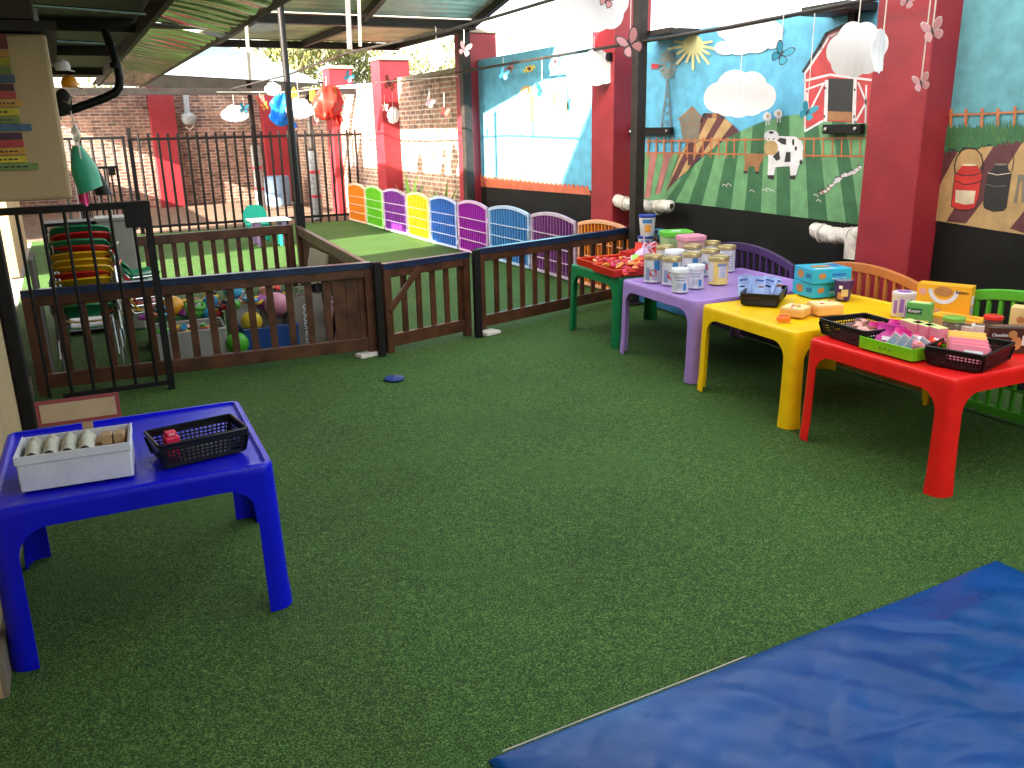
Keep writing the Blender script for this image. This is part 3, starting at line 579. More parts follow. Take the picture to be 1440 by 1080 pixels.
MB().box((.865,0,.645),(.045,.045,1.29),BSTEEL).build('hinge_post',t); MB().box((.79,.0,1.20),(.13,.05,.15),BSTEEL).build('lock_case',t,bevel=.004)
# ---------------------------------------------------------------- plastic play-pen panels
def panel(label,a,b,col,frame,zs=.69,zc=.755,name='pen_panel'):
    a=Vector((*a,0)); b=Vector((*b,0)); L=(b-a).length; rz=math.atan2((b-a).y,(b-a).x)
    t=thing(name,label,'play pen panel',a,rz,group='coloured plastic pen panels')
    ztop=lambda x: zs+(zc-zs)*(1-(2*min(max(x/L,0),1)-1)**2)
    fm=MB(); n=24; x0=.012; x1=L-.012; fw=.034 if frame!=col else .05
    xs=[x0+(x1-x0)*i/n for i in range(n+1)]
    vs=[];fs=[]
    outer=[(x0,.02)]+[(x,ztop(x)) for x in xs]+[(x1,.02)]
    inner=[(x0+fw*.7,.02+fw)]+[(min(max(x,x0+fw*.7),x1-fw*.7),ztop(x)-fw*1.25) for x in xs]+[(x1-fw*.7,.02+fw)]
    N=len(outer)
    for yy in (-.016,.016):
        vs+=[(x,yy,z) for x,z in outer]+[(x,yy,z) for x,z in inner]
    for i in range(N):
        j=(i+1)%N
        fs+=[(i,j,N+j,N+i),(2*N+j,2*N+i,3*N+i,3*N+j),(j,i,2*N+i,2*N+j),(N+i,N+j,3*N+j,3*N+i)]
    fm.add(vs,fs,frame); fm.build('frame',t,bevel=.006)
    sm=MB(); k=15
    for i in range(1,k): x=x0+(x1-x0)*i/k; sm.box((x,0,(.05+ztop(x)-fw)/2),(.020,.020,ztop(x)-fw-.05),col)
    sm.build('slats',t)
    for z in (.20,.35,.50): MB().box((L/2,-.0145,z),(L-.06,.009,.012),frame).build('crossbar',t)
    for z in (.12,.52): MB().lathe([(.014,-.03),(.014,.03)],frame,(L,0,z),n=8).build('clip',t)
    return t
def sun_tint(c,k=.45): return tuple(v+(.75-v)*k for v in c)  # pales the frames towards white: sun glare put into their colour
far=[('orange',(.70,.20,.01)),('lime green',(.12,.50,.02)),('violet',(.16,.03,.28)),('yellow',(.75,.55,.02)),('blue',(.03,.13,.50)),('magenta purple',(.28,.01,.33)),('light blue',(.05,.20,.50)),('plum purple',(.20,.05,.22)),('orange',(.65,.20,.02))]
ys=[16.8,15.75,14.68,13.55,12.5,11.48,10.4,9.27,8.14,7.1]
fl=['orange pen panel at the far end of the row by the railing','lime green pen panel, second from the railing','violet pen panel between the lime green and yellow ones','yellow pen panel crossed by the sun beam','bright blue pen panel beside the yellow one','magenta purple pen panel between the two blue ones','light blue pen panel left of the plum one, seen above the fence rail','plum purple pen panel just above the wooden fence rail','orange pen panel behind the green table and wooden fence']
for i,(nm,c) in enumerate(far):
    m=pl('pen_'+nm.replace(' ','_')+str(i),c,.35); fr=pl('penframe_sunlit_'+str(i),sun_tint(c,.42 if i<8 else .25),.35)
    xo=(.012 if i%2 else -.012)
    panel(fl[i],(4.985+xo,ys[i]-.02),(4.985-xo,ys[i+1]+.02),m,fr)
near=[('blue pen panel behind the ice cream tubs',(.04,.16,.36),(4.95,7.0),(4.86,5.93)),('dark purple pen panel between the formula cans and the black wall',(.055,.025,.10),(4.87,5.88),(4.78,4.70)),('brownish orange pen panel behind the yellow table',(.50,.17,.045),(4.79,4.62),(4.71,3.46)),('bright green pen panel behind the red table',(.08,.42,.03),(4.70,3.40),(4.66,2.25))]
for l,c,a,b in near:
    m=pl('pen_'+l[:8].replace(' ','_'),c,.35); panel(l,a,b,m,m,.665,.77)
# ---------------------------------------------------------------- plastic tables
def table(label,col,cx,cy,wx,wy,rz=0,h=.575):
    t=thing('plastic_table',label,'table',(cx,cy,0),rz,group='moulded plastic kids tables')
    rc=.042; lw=.032; ra=.10; apr=.08; zL=h-apr-ra
    def side(L):
        u=[i*lw/5 for i in range(6)]+[lw+ra*(1-math.cos(R_(k*10))) for k in range(1,10)]
        zb=[zL]*6+[zL+ra*math.sin(R_(k*10)) for k in range(1,10)]
        um=[u[-1]+(L-2*u[-1])*i/8 for i in range(1,8)]
        return u+um+[L-x for x in reversed(u)], zb+[h-apr]*7+list(reversed(zb))
    hx,hy=wx/2-rc,wy/2-rc
    P=[];Z=[];Nn=[];leg=[]
    for (cx_,cy_,a0,L) in ((hx,hy,0,2*hx),(-hx,hy,90,2*hy),(-hx,-hy,180,2*hx),(hx,-hy,270,2*hy)):
        for k in range(0,7):
            a=R_(a0+15*k); P.append((cx_+rc*math.cos(a),cy_+rc*math.sin(a))); Nn.append((math.cos(a),math.sin(a))); Z.append(zL); leg.append((a0//90,0,0))
        a=R_(a0+90); n=(math.cos(a),math.sin(a)); d=(-math.sin(a),math.cos(a))
        us,zs=side(L)
        for u,z in list(zip(us,zs))[1:-1]:
            P.append((cx_+rc*n[0]+d[0]*u,cy_+rc*n[1]+d[1]*u)); Nn.append(n); Z.append(z)
            leg.append((a0//90,u,1) if u<=lw+1e-6 else ((a0//90+1)%4,L-u,-1) if u>=L-lw-1e-6 else None)
    n=len(P); off=lambda z: .028*(h-z)
    top=MB()
    prof=[(-.038,h-.010),(-.031,h-.009),(-.023,h-.001),(-.014,h),(-.005,h-.004),(0,h-.014)]
    vs=[];fs=[];rows=len(prof)+7
    for (o,z) in prof: vs+=[(P[i][0]+Nn[i][0]*o,P[i][1]+Nn[i][1]*o,z) for i in range(n)]
    for r in range(1,8):
        f=r/7
        for i in range(n):
            z=(h-.014)+(Z[i]-(h-.014))*f; vs.append((P[i][0]+Nn[i][0]*off(z),P[i][1]+Nn[i][1]*off(z),z))
    for r in range(rows-1):
        for i in range(n): fs.append((r*n+(i+1)%n,r*n+i,(r+1)*n+i,(r+1)*n+(i+1)%n))
    vs.append((0,0,h-.010)); fs+=[(i,(i+1)%n,len(vs)-1) for i in range(n)]
    top.add(vs,fs,col); top.build('tabletop',t,smooth=True,solid=.008)
    for k in range(4):
        idx=[i for i in range(n) if leg[i] and leg[i][0]==k]
        # order around perimeter (leg 0 wraps)
        if k==0: idx=[i for i in idx if i>n/2]+[i for i in idx if i<n/2]
        cxy=[(hx,hy),(-hx,hy),(-hx,-hy),(hx,-hy)][k]; corner=Vector((cxy[0]*(1+rc/hx*.7),cxy[1]*(1+rc/hy*.7)))
        vs=[];rws=9
        for r in range(rws):
            f=r/(rws-1); z=zL*(1-f); tp=1-.06*f
            for i in idx:
                p=Vector(P[i]); q=corner+(p-corner)*tp; o=off(z)+(.004 if f>.86 else 0); vs.append((q.x+Nn[i][0]*o,q.y+Nn[i][1]*o,z))
        m=len(idx); fs=[(r*m+j+1,r*m+j,(r+1)*m+j,(r+1)*m+j+1) for r in range(rws-1) for j in range(m-1)]
        MB().add(vs,fs,col).build('leg',t,smooth=True,solid=.010)
    return t
TB=pl('table_blue',(.002,.004,.60),.33); TR=pl('table_red',(.80,.012,.010),.33); TY=pl('table_yellow',(.92,.56,.003),.33); TP=pl('table_lilac',(.36,.22,.58),.32); TG=pl('table_green',(.006,.17,.055),.30)
HT=.575
table('royal blue plastic table holding the white egg box, at the left',TB,.085,3.36,.90,.85,R_(-2))
table('bright red plastic table, nearest on the right, crowded with baskets',TR,4.02,2.80,1.14,.92,R_(-3))
table('yellow plastic table with blue cookie boxes between the red and lilac tables',TY,4.09,3.82,1.10,.90,R_(-4.5))
table('lilac plastic table with milk powder cans',TP,4.21,4.86,1.12,.98,R_(-4.5))
table('green plastic table with red trays next to the wooden fence',TG,4.16,5.86,.84,.80,R_(-3))
# ---------------------------------------------------------------- gym mat
MATM=mat('mat_blue',(.002,.056,.23),.28,spec=.22,var=.15,scale=2.5,bump=.12,bscale=9)
def matf(u,v):
    x=.82+2.26*u; y=1.815-1.6*v+.03*u
    e=min(u,1-u,v,1-v)*8; ed=min(1,e)
    wr=0
    s=x*.9+y*.45
    wr=.017*noise.noise((x*2.2+y*1.1,y*4.5-x*2.0,0))+.009*noise.noise((x*9+y*7,y*4-x*3,1.3))+.010*abs(noise.noise((x*5-y*8,y*3+x*2,4)))-.012*max(0,1-7*abs(noise.noise((x*2.1+y*3.6,y*2.2-x*.9,9))))*max(0,noise.noise((x*1.2,y*1.2,5))+.25)
    return (x+.004*noise.noise((y*3,x,2)),y+.012*noise.noise((x*1.8,0,3))*1,.040*ed**.35+wr*ed+.004)
t=thing('gym_mat','large crumpled blue vinyl gym mat on the turf at the lower right','mat',(0,0,0))
MB().grid(matf,190,150,MATM).build('cover',t,smooth=True)
mb=MB(); e=[matf(.02+.40*k/60,0) for k in range(61)]; mb.tube([(x,y+.001,.016) for x,y,z in e],.0022,mat('seam_cord',(.5,.45,.38),.7),n=6); mb.build('edge_piping',t,smooth=True)
# ---------------------------------------------------------------- helper builders for goods
def rbox(name,label,cat,loc,dims,col,rz=0,group=None,bev=.004,tilt=None):
    t=thing(name,label,cat,loc,rz,group)
    if tilt: t.rotation_euler=(tilt[0],tilt[1],rz)
    MB().box((0,0,dims[2]/2),dims,col).build('carton',t,bevel=bev); return t
def patch(t,face,c,sz,dims,m,name='printed_panel',thick=.0012):
    """flat print on a carton face: 'x-','y-','z+'"""
    dx,dy,dz=dims
    if face=='x-': MB().box((-dx/2-thick/2,c[0],c[1]),(thick,sz[0],sz[1]),m).build(name,t)
    if face=='y-': MB().box((c[0],-dy/2-thick/2,c[1]),(sz[0],thick,sz[1]),m).build(name,t)
    if face=='z+': MB().box((c[0],c[1],dz+thick/2),(sz[0],sz[1],thick),m).build(name,t)
def disc(t,face,c,r,dims,m,ry=None,name='printed_spot'):
    dx,dy,dz=dims; ry=ry or r; q=[(r*math.cos(a),ry*math.sin(a)) for a in [2*math.pi*k/14 for k in range(14)]]
    if face=='x-': pts=[(-dx/2-.0018,c[0]+a,c[1]+b) for a,b in q]; e=(.0015,0,0)
    if face=='y-': pts=[(c[0]+a,-dy/2-.0018,c[1]+b) for a,b in q]; e=(0,.0015,0)
    if face=='z+': pts=[(c[0]+a,c[1]+b,dz+.0003) for a,b in q]; e=(0,0,.0015)
    MB().prism(pts,e,m).build(name,t)
def basket(label,loc,wx,wy,h,col,rz=0,grp='mesh plastic baskets',fl=1.14,name='plastic_basket'):
    t=thing(name,label,'basket',loc,rz,grp)
    MB().box((0,0,.003),(wx/fl,wy/fl,.005),col).build('base',t)
    wm=MB()
    def S(s,u,z):  # side s, u in -1..1
        k=(1/fl)+(1-1/fl)*(z/h)
        X,Y=wx/2*k,wy/2*k
        return [(u*X,-Y,z),(X,u*Y,z),(-u*X,Y,z),(-X,-u*Y,z)][s]
    for s in range(4):
        L=wx if s%2==0 else wy; n=max(6,int(L/.017))
        for i in range(n+1):
            u=-1+2*i/n; wm.seg(S(s,u,.004),S(s,u,h*.80),.0055 if 0<i<n else .02,.003,col,up=S(s,0,0) if True else (0,0,1))
        for z in [h*f for f in (.06,.30,.45,.60,.76)]: wm.seg(S(s,-1,z),S(s,1,z),.003,.006 if z>h*.1 else .014,col)
        wm.seg(S(s,-1,h*.89),S(s,1,h*.89),.004,h*.24,col)
    wm.build('mesh_wall',t)
    rm=MB(); pts=[S(s,u,h) for s in range(4) for u in (-.93,0,.93)]; rm.tube(pts,.0065,col,n=6,closed=True); rm.build('rim',t,smooth=True)
    return t
# --- blue table goods
WB=mat('white_card',(.66,.68,.74),.55,var=.06,scale=8,bump=.15,bscale=20); KR=mat('kraft',(.42,.28,.16),.75); EGG=mat('egg_carton',(.50,.50,.42),.85,bump=.3,bscale=80)
t=thing('egg_box','white cardboard box holding a grey egg carton, on the blue table','box',(-.094,3.17,HT),R_(-5))
W_,D_,H_=.34,.215,.122
mb=MB()
for c,d in (((0,-D_/2,H_/2),(W_,.006,H_)),((0,D_/2,H_/2),(W_,.006,H_)),((-W_/2,0,H_/2),(.006,D_,H_)),((W_/2,0,H_/2),(.006,D_,H_)),((0,0,.004),(W_,D_,.006))): mb.box(c,d,WB)
mb.build('box_body',t,bevel=.002)
mb=MB(); mb.box((0,-D_/2-.005,H_-.012),(W_+.014,.005,.030),WB); mb.box((W_/2+.005,0,H_-.012),(.005,D_+.01,.03),WB); mb.box((-W_/2-.005,0,H_-.012),(.005,D_+.01,.03),WB); mb.build('folded_rim',t,bevel=.002)
MB().box((0,0,.090),(W_-.02,D_-.02,.005),KR).build('inner_tray',t)
def eggf(u,v):
    x=-.155+.215*u; y=-.09+.17*v
    return (x,y,.104+.046*abs(math.sin(u*math.pi*4))**.8*(1-.35*abs(math.sin(v*math.pi*2.5)))*(0.55+.45*math.sin(v*math.pi)))
MB().grid(eggf,90,34,EGG).build('egg_carton',t,smooth=True,solid=.003)
t2=thing('cardboard_sign','blank cardboard sign with a maroon frame on a stick behind the egg box','sign',(-.10,3.285,HT+.08),R_(-4)); t2.rotation_euler=(R_(-4),0,R_(-4))
MAROON=mat('maroon_paper',(.26,.05,.06),.7)
MB().box((.05,0,.02),(.035,.005,.13),KR).build('stick',t2)
MB().box((.03,-.004,.115),(.27,.006,.092),MAROON).build('border',t2,bevel=.001); MB().box((.03,-.0082,.115),(.243,.003,.066),mat('kraft_light',(.46,.34,.22),.75)).build('card',t2)
for k in (0,1):
    o=thing('wood_block','%s small tan wooden block lying in the white egg box'%('left' if k==0 else 'right'),'block',(.005+.04*k,3.168-.004*k,HT+.0945),R_(-8)); MB().box((.0,0,.018),(.034,.05,.036),KR).build('block',o,bevel=.003)
basket('long black mesh basket with a red toy inside, on the blue table',(.30,3.17,HT),.315,.20,.085,BLACKP,R_(8))
t=thing('toy_block','small hot pink toy lying inside the long black basket on the blue table','toy',(.21,3.15,HT+.008),R_(10)); HP=pl('toy_pink',(.75,.02,.08))
MB().box((0,0,.04),(.05,.05,.08),HP).build('body',t,bevel=.006); MB().box((0,-.0,.088),(.036,.036,.018),HP).build('head',t,bevel=.004); MB().box((0,-.019,.089),(.022,.004,.009),mat('pale_pink',(.8,.3,.35),.5)).build('window',t)
t=thing('frisbee','dark blue plastic disc lying on the turf before the gate','disc',(1.89,5.585,.0)); NB=pl('navy',(.01,.03,.16)); MB().lathe([(.06,.0),(.072,.003),(.075,.012),(.068,.018)],NB).build('rim',t,smooth=True); MB().lathe([(.067,.016),(.05,.021),(.0,.022)],pl('navy2',(.02,.05,.22))).build('face',t,smooth=True)
# --- cans on the lilac table
GOLD=mat('gold_lid',(.50,.40,.20),.32,.55,var=.1); CANW=mat('can_white',(.58,.60,.62),.32,.1,var=.08,scale=20); CBL=ptc('can_blue',(.03,.18,.45)); CRD=ptc('can_red',(.42,.04,.04)); CYE=mat('can_yellow',(.72,.55,.16),.4); LBT=ptc('lid_white',(.72,.76,.80)); TXT=ptc('print_grey',(.22,.28,.42))
def arc(mb,r,a0,a1,z0,z1,m,n=8):
    vs=[(r*math.cos(a0+(a1-a0)*i/n),r*math.sin(a0+(a1-a0)*i/n),z) for z in (z0,z1) for i in range(n+1)]
    mb.add(vs,[(i,i+1,n+2+i,n+1+i) for i in range(n)],m)
def can(label,x,y,r,h,kind,lid=GOLD,z=HT):
    t=thing('milk_powder_can',label,'can',(x,y,z),group='milk powder cans'); f=math.atan2(-y,-x)  # print faces the room
    body=CYE if kind=='y' else CANW
    MB().lathe([(r-.002,0),(r,.004),(r,.010),(r-.002,.012),(r-.002,h-.03),(r,h-.028)],body,n=28).build('body',t,smooth=True)
    MB().lathe([(r+.001,h-.03),(r+.003,h-.028),(r+.003,h-.006),(r,h),(r-.01,h),(r-.012,h-.004),(0,h-.004)],lid,n=28).build('lid',t,smooth=True)
    mb=MB(); R=r-.0008
    if kind=='b':
        arc(mb,R,f+.1,f+.75,h*.45,h-.034,CBL); arc(mb,R,f-.9,f-.35,.02,h*.55,TXT,8)
        for k in range(7): arc(mb,R+.0004,f-.1-.02*k,f+.5,h*.12+.012*k,h*.12+.012*k+.004,TXT)
        c=MB(); pts=[]
        for k in range(16):
            a=2*math.pi*k/16; th=f-.0+.42*math.cos(a); pts.append(((R+.001)*math.cos(th),(R+.001)*math.sin(th),h*.36+r*.42*math.sin(a)))
        c.add(pts,[tuple(range(16))],CRD); c.build('red_badge',t)
    elif kind=='s':
        arc(mb,R,f-.7,f+.7,h*.62,h*.66,TXT); arc(mb,R,f-.5,f+.6,h*.52,h*.55,CBL); 
        for k in range(3): arc(mb,R,f-.4,f+.35,h*(.2+.07*k),h*(.2+.07*k)+.004,TXT)
        arc(mb,R,f+.4,f+.8,h*.1,h*.4,CBL)
    elif kind=='y':
        arc(mb,R,f+.05,f+.95,h*.25,h*.7,CANW); arc(mb,R+.0004,f-.1,f+.9,h*.66,h*.78,TXT); 
        for k in range(5): arc(mb,R+.0004,f+.2,f+.8,h*(.3+.07*k),h*(.3+.07*k)+.004,TXT)
        arc(mb,R,f-1.3,f-.5,h*.1,h*.8,CANW)
    else:
        arc(mb,R,f-.8,f-.1,.03,h*.7,TXT)
        for k in range(6): arc(mb,R,f+.0,f+.8,h*(.1+.1*k),h*(.1+.1*k)+.006,TXT)
    mb.build('label_print',t,smooth=True)
    return t
def atlid(px_,py_,h): q=WG(px_,py_,HT+h); return q.x,q.y
BH,BRd=.20,.070
for (px_,py_,h,r,kind,lid,l) in (
  (919,358,BH,BRd,'b',GOLD,'gold lidded can at the left front corner of the can group'),
  (945,361,BH,BRd,'b',GOLD,'gold lidded can with red badge right behind the left small white can'),
  (1011,360,BH,.073,'y',GOLD,'yellow printed gold lidded can at the front of the group'),
  (973,355,BH,BRd,'b',GOLD,'gold lidded can behind the two small white cans'),
  (999,350,BH,BRd,'b',GOLD,'gold lidded can behind the yellow printed can'),
  (1022,345,BH,.073,'p',GOLD,'gold lidded can at the right end of the group'),
  (1001,339,BH,.07,'p',GOLD,'gold lidded can at the back right of the group'),
  (974,344,BH,BRd,'p',GOLD,'gold lidded can in the back row below the pink ice cream tub'),
  (949,351,BH,.074,'p',LBT,'white lidded large can in the middle row'),
  (935,345,BH,.068,'p',GOLD,'gold lidded can in the back row below the green ice cream tub'),
  (957,377,.165,.060,'s',LBT,'left one of the two small white cans in front'),
  (979,372,.165,.060,'s',LBT,'right one of the two small white cans in front')):
    x,y=atlid(px_,py_,h); can(l,x,y,r,h,kind,lid)
def tub(label,x,y,z,wx,wy,h,body,lid,rz=0,fl=.88,name='ice_cream_tub'):
    t=thing(name,label,'tub',(x,y,z),rz,group='plastic food tubs')
    def rr(sx,sy,zz,r=.035,n=6):
        o=[]
        for cx_,cy_,a0 in ((1,1,0),(-1,1,90),(-1,-1,180),(1,-1,270)):
            for k in range(n+1): a=R_(a0+90*k/n); o.append((cx_*(sx/2-r)+r*math.cos(a),cy_*(sy/2-r)+r*math.sin(a),zz))
        return o
    def stack(rings,m):
        mb=MB(); n=len(rings[0]); vs=sum(rings,[]); fs=[(i*n+k,i*n+(k+1)%n,(i+1)*n+(k+1)%n,(i+1)*n+k) for i in range(len(rings)-1) for k in range(n)]+[tuple(reversed(range(n))),tuple((len(rings)-1)*n+k for k in range(n))]
        return mb.add(vs,fs,m)
    stack([rr(wx*fl,wy*fl,0),rr(wx,wy,h*.86)],body).build('body',t,smooth=True); stack([rr(wx+.012,wy+.012,h*.84),rr(wx+.014,wy+.014,h*.97),rr(wx-.01,wy-.01,h),rr(wx-.05,wy-.05,h-.004)],lid).build('lid',t,smooth=True)
    return t
G_=WX(951,324,4.60); g_=tub('green lidded ice cream tub behind the cans',G_.x,G_.y,HT,.25,.20,G_.z-HT,mat('tub_green_clear',(.35,.5,.25),.4),pl('tub_lid_green',(.12,.50,.05)),R_(-20))
disc(g_,'z+',(0,0),.045,(.24,.2,G_.z-HT-.004),LBT,.03)
G_=WX(972,330,4.52); p_=tub('pink lidded ice cream tub beside the green one',G_.x,G_.y,HT,.20,.17,G_.z-HT,mat('tub_pink',(.55,.33,.36),.4),pl('tub_lid_pink',(.70,.28,.42)),R_(-12))
# --- green table goods
CLR=mat('clear_red',(.62,.025,.01),.2,var=.05,alpha=.93,trans=.35); REDG=[pl('wrap_%d'%i,c,.3) for i,c in enumerate([(.65,.03,.02),(.75,.16,.02),(.6,.02,.10),(.72,.30,.06),(.45,.02,.02),(.7,.35,.3)])]
def tray(label,x,y,wx,wy,h,rz,col,parts,seed):
    t=thing('compartment_tray',label,'tray',(x,y,HT),rz,group='red plastic compartment trays')
    MB().box((0,0,.003),(wx,wy,.004),col).build('base',t)
    mb=MB()
    for s in (-1,1): mb.seg((s*wx/2,-wy/2,h/2),(s*(wx/2),wy/2,h/2),.004,h,col); mb.seg((-wx/2,s*wy/2,h/2),(wx/2,s*wy/2,h/2),.004,h,col)
    mb.build('walls',t)
    mb=MB(); mb.tube([(-wx/2,-wy/2,h),(wx/2,-wy/2,h),(wx/2,wy/2,h),(-wx/2,wy/2,h)],.006,mat('rim_red',(.75,.08,.03),.3),n=6,closed=True); mb.build('rim',t)
    for p in parts: MB().box((0,p*wy,h/2),(wx,.004,h),col).build('divider',t)
    return t
def parcels(label,cx,cy,z,sx,sy,n,cols,seed,sz=(.06,.035,.028),grp=None,cat='packet',name='snack_packet',up=0):
    r=random.Random(seed)
    for i in range(n):
        x=cx+r.uniform(-1,1)*sx/2; y=cy+r.uniform(-1,1)*sy/2; m=cols[i%len(cols)]
        o=thing(name,label,cat,(x,y,z+r.uniform(0,.022)+(.004*i)%.03),r.uniform(0,3.1),grp or label); o.rotation_euler=(r.uniform(-.4,.4)+up,r.uniform(-.3,.3),r.uniform(0,3.1))
        def pf(u,v,s=sz): 
            a=2*math.pi*u; e=math.sin(math.pi*min(max(v,.0),1))**.45
            return (s[0]*(v-.5),s[1]/2*math.cos(a)*(.75+.25*e),s[2]/2*math.sin(a)*e+sz[2]/2)
        MB().grid(pf,10,8,m,closeu=True).build('wrapper',o,smooth=True)
        MB().box((sz[0]*.12*(-1)**i,0,sz[2]+.0006),(sz[0]*.45,sz[1]*.5,.0012),cols[(i+2)%len(cols)]).build('label_print',o)
tray('front red compartment tray, the one at the near edge of the green table',3.93,5.64,.46,.36,.055,R_(-6),CLR,(0,),1)
tray('far red compartment tray at the fence side of the green table',4.0,6.02,.46,.32,.055,R_(-6),CLR,(),2)
parcels('small red or orange packets filling the front red tray',3.94,5.60,HT+.012,.38,.28,30,REDG[:5],4,(.085,.05,.04))
parcels('small red or orange packets filling the far red tray',4.02,6.0,HT+.008,.36,.22,16,REDG,5,(.075,.045,.03))
t=thing('folder_stack','red plastic folder leaning behind the trays on the green table','folder',(4.33,5.98,HT),R_(-50)); MB().seg((0,0,0),(0,.06,.16),.20,.02,REDG[4]).build('cover',t,bevel=.003); MB().seg((0,-.02,.01),(0,.04,.15),.19,.012,REDG[0]).build('pages',t)
t=thing('folder_stack','dark red box lying at the back corner of the green table','box',(4.30,6.12,HT),R_(20)); MB().box((0,0,.045),(.2,.12,.09),REDG[4]).build('carton',t,bevel=.004); MB().box((0,0,.0915),(.14,.07,.002),REDG[0]).build('printed_panel',t)
t=thing('toy_cone','lime green toy shell on the red trays','toy',(4.12,5.83,HT+.05)); MB().lathe([(.05,0),(.045,.03),(.02,.06),(.0,.07)],pl('lime_toy',(.35,.65,.12)),M=Euler((1.0,.3,.4)).to_matrix().to_4x4()).build('shell',t,smooth=True); MB().lathe([(.053,-.004),(.053,.004)],WHITE,M=Euler((1.0,.3,.4)).to_matrix().to_4x4()).build('edge',t)
t=thing('toy_ring','rose pink toy bowl beside the lime shell','toy',(4.17,5.76,HT+.045)); MB().lathe([(.03,0),(.052,.02),(.056,.045),(.05,.045),(.03,.012),(0,.01)],pl('rose_toy',(.65,.08,.18))).build('bowl',t,smooth=True); MB().lathe([(.055,.043),(.059,.047),(.053,.05)],pl('rose_toy',(.65,.08,.18))).build('rim',t,smooth=True)
ORG=mat('lilac_organza',(.60,.47,.70),.5,var=.12,scale=30)
ox,oy=WG(905,368,HT).x,WG(905,368,HT).y
t=thing('gift_bag','lilac organza gift bag tied with ribbon beside the white tubs','gift bag',(ox,oy,HT)); t.scale=(1.25,1.25,1.1)
MB().grid(lambda u,v:((.072*math.sin(min(1,.25+v*1.35)*math.pi)**.6*(1 if v<.6 else .55+.6*(v-.6))+.006*math.sin(u*50))*math.cos(2*math.pi*u),(.06*math.sin(min(1,.25+v*1.35)*math.pi)**.6*(1 if v<.6 else .5+.6*(v-.6))+.006*math.cos(u*40))*math.sin(2*math.pi*u),.20*v),40,20,ORG,closeu=True).build('bag_body',t,smooth=True)
mb=MB()
for s in (-1,1): mb.tube([(0,-.05,.13),(s*.04,-.07,.16),(s*.06,-.07,.13),(s*.02,-.065,.12),(0,-.05,.13)],.006,ORG); mb.tube([(0,-.05,.13),(s*.03,-.075,.07)],.006,ORG)
mb.build('ribbon_bow',t,smooth=True)
CUPW=mat('tub_white',(.66,.62,.62),.4); LBL=pl('lid_navy',(.03,.06,.33))
def cuptub(label,x,y,z,r=.05,h=.13):
    t=thing('ice_cream_cup',label,'tub',(x,y,z),group='round white tubs with blue lids'); f=math.atan2(-y,-x)
    MB().lathe([(r*.75,0),(r*.78,.004),(r,h*.9)],CUPW,n=24).build('body',t,smooth=True); MB().lathe([(r+.003,h*.88),(r+.005,h*.9),(r+.005,h*.98),(r-.003,h),(0,h-.003)],LBL,n=24).build('lid',t,smooth=True)
    mb=MB(); 
    for z0,z1,m,a,b in ((.2,.55,REDG[3],-.3,.5),(.62,.8,CBL,-.6,.6)): 
        vs=[];n=8
        for zz in (z0,z1):
            for i in range(n+1): th=f+a+(b-a)*i/n; rr=r*(.78+.22*zz/.9)+.0012; vs.append((rr*math.cos(th),rr*math.sin(th),zz*h))
        mb.add(vs,[(i,i+1,n+2+i,n+1+i) for i in range(n)],m)
    mb.build('label_print',t); return t
cx_,cy_=WG(903,372,HT).x+.22,WG(903,372,HT).y+.28
lx,ly=atlid(908,339,.0); 
q=WG(905,362,HT); cuptub('lower of the two stacked white tubs with blue lids',q.x+.13,q.y+.16,HT,.066,.165)
cuptub('upper of the two stacked white tubs with blue lids',q.x+.14,q.y+.15,HT+.166,.076,.19)
q2=WG(922,352,HT); t=thing('sauce_bottle','small dark brown bottle between the white tubs and the green tub','bottle',(q2.x,q2.y,HT)); MB().lathe([(.026,0),(.028,.01),(.028,.10),(.012,.14),(.011,.165)],mat('bottle_brown',(.03,.015,.008),.1),n=18).build('glass',t,smooth=True); MB().lathe([(.014,.16),(.014,.185),(.008,.188)],BLACKP,n=14).build('cap',t,smooth=True); MB().lathe([(.0285,.03),(.0285,.08)],mat('label_gold',(.25,.18,.08),.5),n=18).build('label',t,smooth=True)
q3=WG(897,380,HT); t=rbox('tissue_box','small white and silver box between the red trays and the cans','box',(q3.x+.03,q3.y+.05,HT),(.13,.10,.07),LBT,R_(15)); patch(t,'x-',(0,.03),(.08,.035),(.13,.1,.07),mat('silver',(.45,.45,.48),.3,.6)); 
# --- yellow table goods
q=WG(1079,423,HT)
bk_=basket('black mesh basket with blue sachets at the lilac edge of the yellow table',(3.98,4.17,HT),.36,.24,.075,BLACKP,R_(38))
SB=pl('sachet_blue',(.30,.42,.74),.35); SBD=ptc('sachet_navy',(.02,.05,.3)); PCH=pl('peach',(.75,.40,.25))
for i,(dx,dy,tl) in enumerate(((-.07,.035,.5),(-.005,.0,.55),(.05,-.0,.6),(.115,-.015,.7))):
    o=thing('sachet','pale blue baby food sachet standing in the black basket on the yellow table','sachet',(3.96+dx,4.19+dy*2,HT+.035),R_(-35),'pale blue sachets in a basket'); o.rotation_euler=(R_(-22-5*i),R_((-9,6,14,20)[i]),R_((-60,-25,-48,-15)[i]))
    MB().grid(lambda u,v:(.085*(u-.5),.014*math.sin(math.pi*u)*math.sin(math.pi*v)**.5,.135*v),8,8,SB).build('pouch',o,smooth=True,solid=.012); MB().box((0,-.016,.10),(.055,.002,.012),SBD).build('printed_name',o); MB().lathe([(.02,0),(.018,.003),(0,.004)],PCH if i%2 else SBD,(0,-.015,.05),n=12,M=Matrix.Translation((0,-.02,0))@Matrix.Translation((0,.0,.0))).build('printed_spot',o)
t=thing('sachet','pink sachet lying in the black basket beside the pale blue ones','sachet',(3.86,4.13,HT+.04),R_(20)); MB().box((0,0,.012),(.09,.06,.024),pl('soft_pink',(.7,.25,.3))).build('pouch',t,bevel=.008); MB().box((0,0,.025),(.05,.03,.002),SBD).build('printed_name',t)
